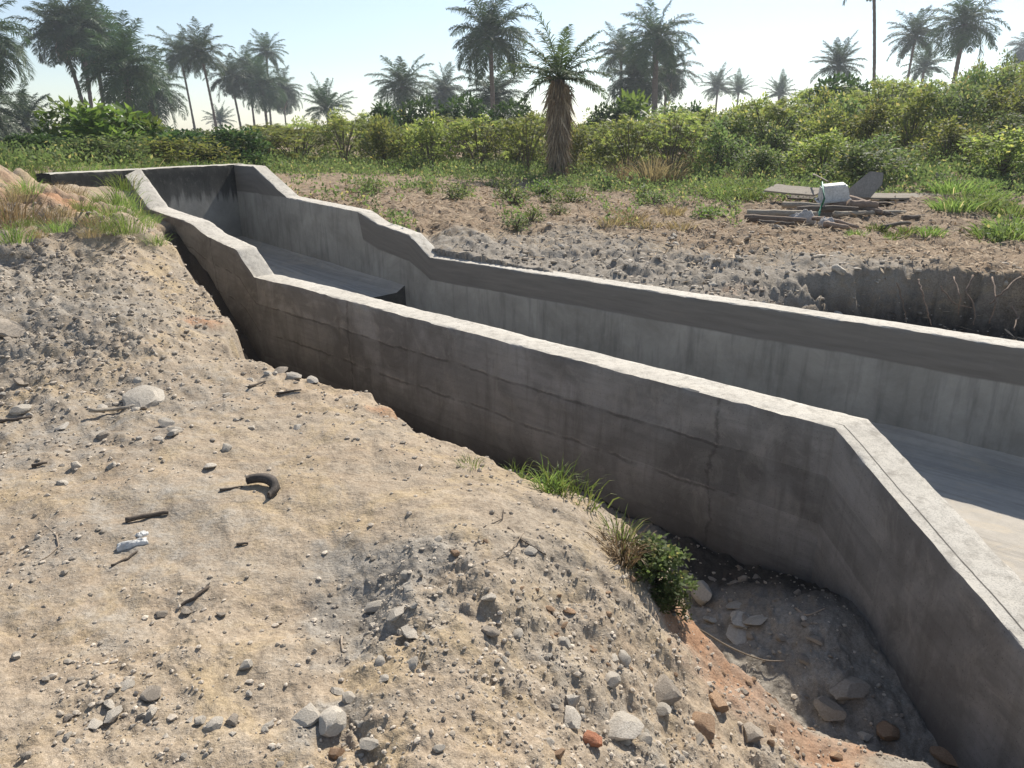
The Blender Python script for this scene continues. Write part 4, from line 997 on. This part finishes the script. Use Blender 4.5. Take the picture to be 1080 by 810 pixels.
for i, (px, py) in enumerate(lt):
    tuft(px, py, .8, leftG, 'grass' if i % 2 else 'straw', ('green' if i % 2 else 'mostly dry') + ' grass clump, left mound, ' + ('crest' if py < 216 else 'front foot' if py > 236 else 'half way up') + (', outer edge' if px < 25 else ', outer part' if px < 50 else ', middle part' if px < 75 else ', part facing the wall'), 'grass clumps on the left mound ' + ('green' if i % 2 else 'dry'), random.uniform(.25, .58))
for i, (px, py, zg) in enumerate([(118,205,.9),(125,215,.8),(135,222,.7),(112,220,.8),(122,232,.7),(138,236,.6),(150,240,.55),(108,235,.7),(160,235,.55),(172,245,.5),(150,228,.6),(130,200,.9),(133,245,.55),(165,258,.45)]):
    tuft(px, py, zg, leftG, 'grass', 'arching green grass clump beside the near wall, number %s from its upper end' % ['one', 'two', 'three', 'four', 'five', 'six', 'seven', 'eight', 'nine', 'ten', 'eleven', 'twelve', 'thirteen', 'fourteen'][i], 'grass clumps by the upper end of the near wall', random.uniform(.38, .75))
for px_, py_, m_, sc_, lab_ in [(4, 206, 'grass', .6, 'tallest green grass clump at the far left edge of the mound'), (16, 212, 'straw', .5, 'tall dry grass clump second from the left edge of the mound'), (28, 204, 'grass', .5, 'tall green grass clump third from the left edge of the mound'), (10, 230, 'straw', .45, 'tall dry grass clump in front of the tallest green one at left')]:
    tuft(px_, py_, .9, leftG, m_, lab_, sc=sc_)
tuft(153, 268, .45, leftG, 'grass', 'single arching grass clump hanging over the start of the trench', sc=.8)
# weeds on the open ground beyond the far wall
WEEDPX = [(455,212),(395,215),(385,213),(490,208),(450,205),(540,215),(580,212),(600,205),(575,205),(535,208),(560,228),(545,232),(710,195),(715,190),(770,215),(780,205),(745,225),(330,185),(345,180),(360,178),(415,190),(500,186),(470,185),(525,185),(440,182),(690,212),(680,208),
          (640,200),(655,195),(520,200),(365,182),(480,216),(605,212),(590,222),(1045,205),(1060,212)]
for i, (px, py) in enumerate(WEEDPX):
    x, y, z = W(px, py, .3)
    plant('weed', ['weed', 'weed2'][i % 2], x, y, random.uniform(.7, 1.5), 'low ' + ['bright', 'dull'][i % 2] + ' green weed ' + place(px) + ', ' + ('nearest the hedge' if py < 192 else 'halfway to channel' if py < 210 else 'nearest the channel'), 'weed', 'weeds on the open ground ' + ['bright', 'dull'][i % 2], random.uniform(.6, 1.0))
for (px, py, n, sx, sy, key, m, lab, grp) in [
    (775, 208, 12, 22, 10, lowG, 'grass', 'bright grass clump left of the debris pile', 'grass clumps left of the debris pile'),
    (930, 200, 22, 70, 7, lowG, 'grass', 'bright grass clump behind the debris pile', 'grass clumps behind the debris pile'),
    (1040, 210, 16, 36, 16, lowG, 'grass', 'grass clump right of the debris pile', 'grass clumps right of the debris pile'),
    (830, 190, 18, 60, 8, farG, 'straw', 'tall dry grass clump behind and left of the debris pile', 'dry grass behind the debris pile'),
    (1000, 180, 16, 60, 8, farG, 'grass', 'tall grass clump at the foot of the overgrown rise', 'tall grass at the foot of the rise'),
    (700, 190, 16, 50, 8, farS, 'straw', 'dry grass clump in front of the rise right of centre', 'dry grass right of centre'),
    (550, 182, 22, 130, 4, farG, 'grass', 'grass clump along the foot of the hedge', 'grass along the hedge foot'),
    (940, 238, 7, 50, 4, (8, 90, .16, .14, .012, .8), 'grass', 'small grass clump in front of the debris pile', 'small grass in front of the debris pile'),
    (1065, 238, 4, 10, 6, lowG, 'grass', 'grass clump at the right edge in front of the rise', 'grass at the right edge'),
    (690, 228, 8, 50, 8, (9, 90, .2, .2, .012, .8), 'straw', 'small dry clump on the ground right of centre', 'small dry clumps'),
    (150, 176, 18, 60, 3, leftG, 'grass', 'grass clump growing along the top of the end wall', 'grass on the end wall')]:
    tl = []
    for i in range(n):
        ax, ay = px + random.uniform(-sx, sx), py + random.uniform(-sy, sy)
        x, y, _ = W(ax, ay, .3 if px > 300 else 1.0)
        if px < 300:
            t = random.uniform(-1.3, 2.2); x, y = BEND - BD * t + BN * random.uniform(.5, 1.1)
        tl.append((x / (y * cp + .4), tuft(0, 0, 0, key, m, lab, grp, random.uniform(.7, 1.2), at=(x, y))))
    for q, (_, o) in enumerate(sorted(tl, key=lambda a: a[0])): o['label'] = lab + ', ' + ORD[q] + ' from left'

def undergrowth():
    r = RS; n = 300000
    y = 10.0 + 19.5 * r.rand(n) ** 1.1; px = -80 + 1240 * r.rand(n); x = (px - 540) / FPX * (y * cp + .45)
    edge = np.interp(px, [0, 260, 330, 480, 600, 700, 800, 900, 1080], [12.8, 15.5, 18.5, 19.5, 18, 16.5, 14.5, 14.2, 13.6])
    z, q = base_z(x, y); keep = (y + fbm(x * .7, y * .7, 3, 5) * 1.5 + (np.clip(fbm(x * 1.1, y * 1.1, 4, 15) - .10, 0, 1) * 22) * (r.rand(n) < .5) > edge) & (q['db'] * (px < 300) + (px >= 300) > .3) ; keep &= ~((px > 780) & (px < 1035) & (y < 14.0)); x, y, z = x[keep], y[keep], z[keep]; n = len(x); print('undergrowth', n)
    P = np.stack([x, y, z - .02], -1); D = unit(r.randn(n, 3) * .4 + np.array([0, 0, 1.])); P = P + np.array([0, 0, 1]) * (r.rand(n, 1) ** 1.5 * (.12 + .4 * np.clip(fbm(x * 1.5, y * 1.5, 3, 8) + .3, 0, 1))[:, None]); D = unit(D + r.randn(n, 3) * .7)
    ln = .035 + .06 * r.rand(n); V = leaf_quads(P, D, unit(np.cross(D, r.randn(n, 3))), ln, ln * .5)
    o = link('undergrowth', quads_mesh('undergrowth', V), None, [M['shrub']]); tag(o, 'low green undergrowth between the shrubs beyond the channel', 'undergrowth', kind='stuff')
    n = 26000; sf = -3 + 15 * r.rand(n); df = .5 + 8.5 * r.rand(n); x = FA[0] + FD[0] * sf + FN[0] * df; y = FA[1] + FD[1] * sf + FN[1] * df
    dens = sst(1, 3, df + fbm(x * .8, y * .8, 3, 12) * 1.2 + 3.0 * sst(6.5, 8.0, sf)) * .8 + .05
    k = r.rand(n) < dens; x, y = x[k], y[k]; z, q, _ = full_z(x, y, True); n = len(x)
    a = r.rand(n) * 6.28; D = unit(np.stack([np.cos(a), np.sin(a), .25 * r.randn(n)], -1)); P = np.stack([x, y, z + .012 + .05 * r.rand(n) ** 3], -1)
    ln = .06 + .22 * r.rand(n) ** 2; V = leaf_quads(P, D, unit(np.cross(D, r.randn(n, 3) * .3 + np.array([0, 0, 1.]))), ln, .010 + .018 * r.rand(n))
    o = link('dry_litter', quads_mesh('dry_litter', V), None, [M['dead']]); tag(o, 'brown litter of dead stalks and leaves on the open ground beyond the far wall', 'litter', kind='stuff')
undergrowth()

# ---------------------------------------------------------------- debris pile beyond the far wall
def at(px, py, zg=.15):
    x, y, z = W(px, py, zg)
    for _ in range(3): z = gz(x, y); x, y = W(px, py, z)[:2]
    return x, y, z
def plank(px0, py0, px1, py1, z0, z1, wdt, th_, m, label, group, roll=0, name='plank'):
    a = Vector(W(px0, py0, z0)); b = Vector(W(px1, py1, z1)); L_ = (b - a).length; d = (b - a).normalized()
    mb = MB(); n = 14; V = []
    for i in range(n + 1):
        t = i / n - .5; sag = .03 * (t * t - .1) ; ww = wdt / 2 * (1 + random.uniform(-.04, .04))
        for (u_, v_) in ((-ww, 0), (ww, 0), (ww, th_), (-ww, th_)): V.append((t * L_, u_, v_ + sag + random.uniform(-.002, .002)))
    F = [(i * 4 + k, i * 4 + (k + 1) % 4, (i + 1) * 4 + (k + 1) % 4, (i + 1) * 4 + k) for i in range(n) for k in range(4)] + [(3, 2, 1, 0), (n * 4, n * 4 + 1, n * 4 + 2, n * 4 + 3)]
    mb.add(V, F); o = mb.build(name, M[m], None, False); o.location = (a + b) / 2
    o.rotation_euler = (roll, -math.asin(d.z), math.atan2(d.y, d.x)); tag(o, label, 'plank', group); return o
def stick(px0, py0, px1, py1, z0, z1, r_, m, label, group=None, bend=.05, name='branch', cat='branch', n=8, kn=.15):
    a = Vector(W(px0, py0, z0)); b = Vector(W(px1, py1, z1)); mb = MB(); pts = []; off = Vector((random.uniform(-1, 1), random.uniform(-1, 1), random.uniform(-.2, .6))) * bend
    for i in range(n + 1):
        t = i / n; pts.append(a.lerp(b, t) - a + off * math.sin(math.pi * t) + Vector((random.uniform(-1, 1), random.uniform(-1, 1), random.uniform(-1, 1))) * r_ * .14)
    r_ = r_ * (1.35 if cat == 'branch' else 1); mb.tube(pts, [r_ * (1 - .35 * i / n) * random.uniform(1 - kn, 1 + kn) for i in range(n + 1)], 7)
    o = mb.build(name, M[m]); o.location = a; tag(o, label, cat, group); return o
g0 = .17
plank(812, 199, 866, 204, .52, .50, .40, .03, 'wood', 'left weathered board jutting out from the debris pile beneath the white box', 'boards of the debris pile', .25)
plank(912, 208, 1002, 208, .44, .43, .30, .035, 'wood', 'long weathered board on the right side of the debris pile', 'boards of the debris pile', .2)
plank(895, 214, 1000, 214, .36, .34, .26, .03, 'darkwood', 'dark board under the long weathered board of the debris pile', 'boards of the debris pile', .05)
plank(945, 222, 1025, 218, .26, .26, .2, .03, 'wood', 'lowest grey board at the right end of the debris pile', 'boards of the debris pile', .05)
plank(830, 209, 905, 211, .36, .35, .3, .03, 'darkwood', 'dark board crossing under the white box in the debris pile', 'boards of the debris pile', .1)
# supports under the boards
for (px, py, sz, lab) in [(835, 222, .3, 'hidden dark lump carrying the left board of the debris pile'), (985, 220, .26, 'dark lump of earth carrying the right boards of the debris pile'), (905, 222, .34, 'dark lump in the middle of the debris pile')]:
    rock('earth_lump', px, py, .17, sz, 'darkstone', lab, 'stone', None, 3, .1, 1.0)
logs = [(788,225,862,226,.24,.26,.05,'long pale brown branch at the left of the debris pile, uppermost'),(785,230,850,233,.2,.2,.045,'second branch at the left of the debris pile below the long one'),(826,216,880,219,.30,.3,.04,'branch lying directly below the left board'),
 (840,222,905,221,.27,.3,.05,'thick branch under the white box'),(862,212,930,224,.36,.26,.045,'slanting branch right of the white box'),(890,208,935,226,.44,.22,.05,'thick slanting log leaning from the grey slab to the ground'),(895,216,925,216,.36,.36,.06,'short pale log end in the middle of the pile'),
 (905,221,948,228,.28,.2,.04,'log at the right foot of the pile'),(858,230,905,240,.22,.18,.03,'thin branch in front of the sack'),(870,236,895,240,.2,.18,.035,'short pale branch at the front of the pile'),(930,240,960,235,.18,.2,.025,'thin grey stick lying in front of the right board'),
 (880,226,955,224,.24,.24,.035,'long branch across the middle of the pile'),(800,234,838,236,.19,.19,.03,'short reddish branch at the lower left of the pile'),(955,230,990,226,.22,.22,.03,'branch under the lowest grey board')]
for (a, b, c, d, e, f, r_, lab) in logs: stick(a, b, c, d, e + .05, f + .05, r_, random.choice(['log', 'darkwood', 'log', 'wood']), lab, 'branches of the debris pile')
# white box: overturned tapered crate-like tub
def white_tub():
    x, y = W(878, 212, .42)[:2]; root = empty('plastic_tub', (x, y, .40), R(-14)); tag(root, 'dirty white plastic tub lying upside down on top of the debris pile', 'tub')
    bm = bmesh.new(); bmesh.ops.create_cube(bm, size=1)
    for v in bm.verts:
        k = 1.0 if v.co.z < 0 else .80; v.co = Vector((v.co.x * .50 * k, v.co.y * .42 * k, v.co.z * .29))
    bmesh.ops.bevel(bm, geom=bm.edges[:], offset=.028, segments=3, affect='EDGES')
    me = bpy.data.meshes.new('body'); bm.to_mesh(me); bm.free(); o = link('body', me, root, [M['white']]); o.location = (0, 0, .16); o.rotation_euler = (R(4), R(-7), 0)
    for p in me.polygons: p.use_smooth = True
    me.set_sharp_from_angle(angle=R(40))
    mb = MB()
    for s_ in (-1, 1): mb.box(.54, .03, .035, (0, s_ * .215, .0), bev=.008)
    for s_ in (-1, 1): mb.box(.03, .40, .035, (s_ * .255, 0, .0), bev=.008)
    rm = mb.build('rim', M['white'], root, False); rm.location = (0, 0, .045); rm.rotation_euler = (R(4), R(-7), 0)
white_tub()
mb = MB(); a = Vector(W(861, 196, .70)); pts = [(861,191,.78),(862,200,.66),(863,208,.55),(861,214,.44),(858,222,.32),(857,228,.25)]
mb.tube([Vector(W(*p)) + Vector((0, -.25, 0)) - a for p in pts], [.012, .016, .016, .018, .02, .012], 6); o = mb.build('strap', M['green']); o.location = a
tag(o, 'green plastic strap hanging down the left side of the white tub', 'strap')
stick(858, 184, 874, 192, .80, .76, .012, 'wood', 'thin pale green stick poking up behind the white tub', None, .01)
def slab():
    x, y = W(912, 200, .6)[:2]; bm = bmesh.new()
    vs = [(-.30, 0), (-.26, .10), (.10, .42), (.30, .40), (.28, .22), (.10, 0)]
    f = bm.faces.new([bm.verts.new((a, 0, b)) for a, b in vs]); e = bmesh.ops.extrude_face_region(bm, geom=[f]); bmesh.ops.translate(bm, vec=(0, .07, 0), verts=[v for v in e['geom'] if isinstance(v, bmesh.types.BMVert)])
    bmesh.ops.recalc_face_normals(bm, faces=bm.faces[:]); bmesh.ops.bevel(bm, geom=bm.edges[:], offset=.01, segments=2, affect='EDGES')
    me = bpy.data.meshes.new('slab'); bm.to_mesh(me); bm.free(); o = link('broken_slab', me, None, [M['slabgrey']]); o.location = (x, y, .46); o.scale = (1.15, 1, 1.2); o.rotation_euler = (R(-28), 0, R(-8)); tag(o, 'dull grey broken slab leaning up behind the logs, right of the white tub', 'slab')
slab()
def cloth(name, px, py, sx, sy, h, seed, m, label, cat, rz=0, zg=.17, amp=1):
    x, y, z = at(px, py, zg); n = 22; U, V_ = np.meshgrid(np.linspace(-1, 1, n), np.linspace(-1, 1, n), indexing='ij')
    rad = 1 + .25 * fbm(U * 1.3 + seed, V_ * 1.3, 3, seed); X = U * sx / 2 * rad; Y = V_ * sy / 2 * rad
    rr = np.clip(1 - (U ** 4 + V_ ** 4) / 1.6, 0, 1)
    Z = h * rr ** .5 * (.6 + .5 * (fbm(U * 2 + seed, V_ * 2, 4, seed + 3) + .3)) + amp * fbm(U * 6, V_ * 6, 3, seed + 6) * .02
    T = np.stack([X, Y, Z], -1).reshape(-1, 3); Bt = T.copy(); Bt[:, 2] = -.02; F = grid_faces(n, n); k = n * n
    ed = [i for i in range(n)] + [i * n + n - 1 for i in range(1, n)] + [(n - 1) * n + i for i in range(n - 2, -1, -1)] + [i * n for i in range(n - 2, 0, -1)]
    sidef = [(ed[i], k + ed[i], k + ed[(i + 1) % len(ed)], ed[(i + 1) % len(ed)]) for i in range(len(ed))]
    Fa = np.concatenate([F[:, ::-1] if 0 else F, F[:, ::-1] + k, np.array(sidef)])
    o = link(name, np_mesh(name, np.concatenate([T, Bt]), Fa, np.full(len(Fa), 4)), None, [M[m]]); o.location = (x, y, z); o.rotation_euler = (0, 0, rz); tag(o, label, cat); return o
cloth('sack', 845, 235, .40, .28, .22, 3, 'sack', 'crumpled dirty white sack lying at the front left of the debris pile', 'sack')
cloth('sack', 872, 238, .20, .16, .13, 5, 'sack', 'small torn piece of sack right of the crumpled sack', 'sack')

# ---------------------------------------------------------------- things on the near ground
def bark_curl():
    x, y, z = at(266, 520, 0); mb = MB(); V = []; n = 16
    for i in range(n + 1):
        t = i / n; a = R(140 - 150 * t); cx, cy = .105 * math.cos(a), .095 * math.sin(a); wd = .007 + .019 * math.sin(math.pi * min(1, t * .8 + .15)) 
        ux, uy = math.cos(a), math.sin(a)
        for (rr, zz) in ((-wd, .0), (-wd * .6, .03), (wd * .6, .034), (wd, .004)): V.append((cx + ux * rr, cy + uy * rr * .9, zz + .018 * math.sin(3 * t)))
    F = [(i * 4 + k, i * 4 + (k + 1) % 4, (i + 1) * 4 + (k + 1) % 4, (i + 1) * 4 + k) for i in range(n) for k in range(4)] + [(0, 1, 2, 3), (n * 4 + 3, n * 4 + 2, n * 4 + 1, n * 4)]
    mb.add(V, F); o = mb.build('bark_strip', M['rubber']); o.location = (x, y, z + .002); o.rotation_euler = (0, R(4), R(-20)); tag(o, 'curved dark strip of bark lying alone on the flat ground', 'bark')
bark_curl()
def ground_stick(pts, r_, m, label, name='stick', cat='stick', taper=.5, lift=1.0, sides=6):
    P = []
    for (px, py) in pts: x, y, z = at(px, py, 0); P.append(Vector((x, y, z + r_ * .5 * lift)))
    r_ *= .68
    a = P[0].copy(); Q = []
    for i in range(len(P) - 1):
        for k in range(4): Q.append(P[i].lerp(P[i + 1], k / 4) - a + Vector((random.uniform(-1, 1), random.uniform(-1, 1), random.uniform(0, 1))) * r_ * .4)
    Q.append(P[-1] - a); mb = MB(); mb.tube(Q, [r_ * (1 - taper * i / len(Q)) for i in range(len(Q))], sides, True, .12)
    o = mb.build(name, M[m]); o.location = a; tag(o, label, cat); return o
ground_stick([(133,551),(156,546),(178,542)], .016, 'darkwood', 'dark flat piece of wood lying above the torn white scrap', taper=.2)
ground_stick([(48,554),(60,566),(62,577),(50,588),(42,592)], .005, 'root', 'thin curved twig lying by itself near the left edge', name='twig', cat='twig')
ground_stick([(118,598),(135,590),(145,582)], .008, 'darkwood', 'dark splinter lying below the torn white scrap', taper=.4)
ground_stick([(190,642),(205,632),(220,620)], .012, 'darkwood', 'crumbled grey stick running down beside small pebbles', taper=.3)
ground_stick([(208,628),(216,620),(222,614)], .007, 'wood', 'small pale splinter beside the crumbled grey stick', taper=.4)
ground_stick([(232,518),(244,516),(256,514)], .010, 'darkwood', 'short dark splinter left of the curved bark strip')
ground_stick([(95,435),(120,434),(148,430)], .020, 'wood', 'flat grey stick leading to the smooth slab at the slope foot', taper=.3)
ground_stick([(0,446),(18,444),(34,441)], .016, 'darkwood', 'dark stick at the left edge below the gravel slope')
ground_stick([(250,576),(262,574)], .010, 'darkwood', 'short dark stick right of the flat ground pebbles')
ground_stick([(34,493),(50,489)], .014, 'darkwood', 'dark chip of wood near the left edge')
ground_stick([(262,410),(280,403)], .013, 'darkwood', 'dark stick left of the bank edge stones')
ground_stick([(292,416),(318,412)], .012, 'darkwood', 'thin dark stick below the bank edge stones')
ground_stick([(341,437),(352,430)], .006, 'wood', 'pale little stick near the bank edge')
ground_stick([(536,557),(552,572),(576,586)], .006, 'darkwood', 'longest dead twig lying on the mound', name='twig', cat='twig')
ground_stick([(510,557),(530,548),(531,538)], .0045, 'darkwood', 'forked dead twig at the top of the twig heap on the mound', name='twig', cat='twig')
ground_stick([(552,562),(540,580),(524,590)], .004, 'root', 'thin pale twig crossing the longest twig on the mound', name='twig', cat='twig')
ground_stick([(360,672),(361,688)], .006, 'root', 'short reddish twig below the dark gravel patch', name='twig', cat='twig')
ground_stick([(545,634),(565,634),(574,628)], .004, 'darkwood', 'thin dark root crossing the slope in the middle foreground', name='root', cat='root')
# torn white scrap
cloth('paper_scrap', 140, 574, .11, .035, .02, 8, 'white', 'torn white scrap of sheeting on the flat ground at left', 'scrap', R(28), 0, .25)
cloth('paper_scrap', 149, 564, .045, .03, .012, 9, 'white', 'small white scrap above the torn one', 'scrap', R(60), 0, .2)
# root trailing from the clump into the trench
def trail(pts, r_, m, label, name='root', cat='root'):
    P = [Vector(W(*p)) for p in pts]; Q = []
    for p in P:
        z = gz(p.x, p.y); Q.append(Vector((p.x, p.y, max(p.z, z + r_))))
    a = Q[0].copy(); S_ = []
    for i in range(len(Q) - 1):
        p0, p1, p2, p3 = Q[max(i - 1, 0)], Q[i], Q[i + 1], Q[min(i + 2, len(Q) - 1)]
        for k in range(5):
            t = k / 5; S_.append(.5 * ((2 * p1) + (p2 - p0) * t + (2 * p0 - 5 * p1 + 4 * p2 - p3) * t * t + (3 * p1 - p0 - 3 * p2 + p3) * t ** 3) - a)
    S_.append(Q[-1] - a); mb = MB(); mb.tube(S_, [r_ * (1 - .6 * i / len(S_)) for i in range(len(S_))], 6); o = mb.build(name, M[m]); o.location = a; tag(o, label, cat)
trail([(708,618,-.35),(716,638,-.5),(728,655,-.7),(748,670,-.85),(775,685,-.93),(805,696,-.93),(828,697,-.92)], .007, 'root', 'long thin pale root trailing from the leafy clump across the trench floor')
trail([(760,700,-.9),(768,706,-.9),(776,708,-.9)], .013, 'wood', 'short curved grey stick on the trench floor under the long root', 'stick', 'stick')
trail([(838,650,-.9),(850,658,-.88),(868,655,-.88)], .006, 'root', 'tangle of dry twig at the foot of the wall corner', 'twig', 'twig')
# roots hanging on the eroded bank
for i, (p, r_) in enumerate([([(962,292,.1),(966,305,0),(972,325,-.2),(976,340,-.35)],.018),([(1000,290,.1),(1006,310,-.05),(1004,330,-.3)],.014),([(1020,288,.1),(1012,305,-.05),(1022,325,-.25),(1020,340,-.4)],.02),([(1040,290,.08),(1044,315,-.1),(1036,338,-.35)],.016),
    ([(1068,290,.08),(1050,305,0),(1036,318,-.15)],.02),([(940,296,.1),(946,315,-.1),(950,335,-.3)],.012),([(985,300,.05),(1000,318,-.15),(1018,322,-.2)],.012),([(1060,320,-.2),(1066,332,-.3),(1062,345,-.38)],.02)]):
    wch = ['leftmost but one', 'thin straight', 'thick wavy', 'slightly bowed', 'slanting', 'leftmost thin', 'crossing', 'rightmost low'][i]
    P = []
    for (px, py, z) in p:
        x, y, _ = W(px, py, z); y -= .12; P.append(Vector((x, y, z)))
    a = P[0].copy(); mb = MB(); Q = []
    for j in range(len(P) - 1):
        for k in range(5): Q.append(P[j].lerp(P[j + 1], k / 5) - a + Vector((random.uniform(-1, 1), random.uniform(-1, 1), 0)) * .012)
    Q.append(P[-1] - a); mb.tube(Q, [r_ * .55 * (1 - .5 * k / len(Q)) for k in range(len(Q))], 5); o = mb.build('root', M['log']); o.location = a; tag(o, wch + ' root hanging down the eroded bank at right', 'root', 'roots on the eroded bank')

# ---------------------------------------------------------------- haze
mh = bpy.data.materials.new('thin_haze'); mh.use_nodes = True; hn = mh.node_tree; hn.nodes.clear()
ho = hn.nodes.new('ShaderNodeOutputMaterial'); pv = hn.nodes.new('ShaderNodeVolumePrincipled'); pv.inputs['Color'].default_value = (.86, .92, 1, 1); pv.inputs['Density'].default_value = .0009
pv.inputs['Anisotropy'].default_value = .3
hn.links.new(pv.outputs[0], ho.inputs['Volume'])
hb = MB(); hb.box(310, 310, 29, (0, 0, 12)); HZ = hb.build('haze', mh, None, False); tag(HZ, 'thin pale haze in the air', 'haze', kind='stuff')
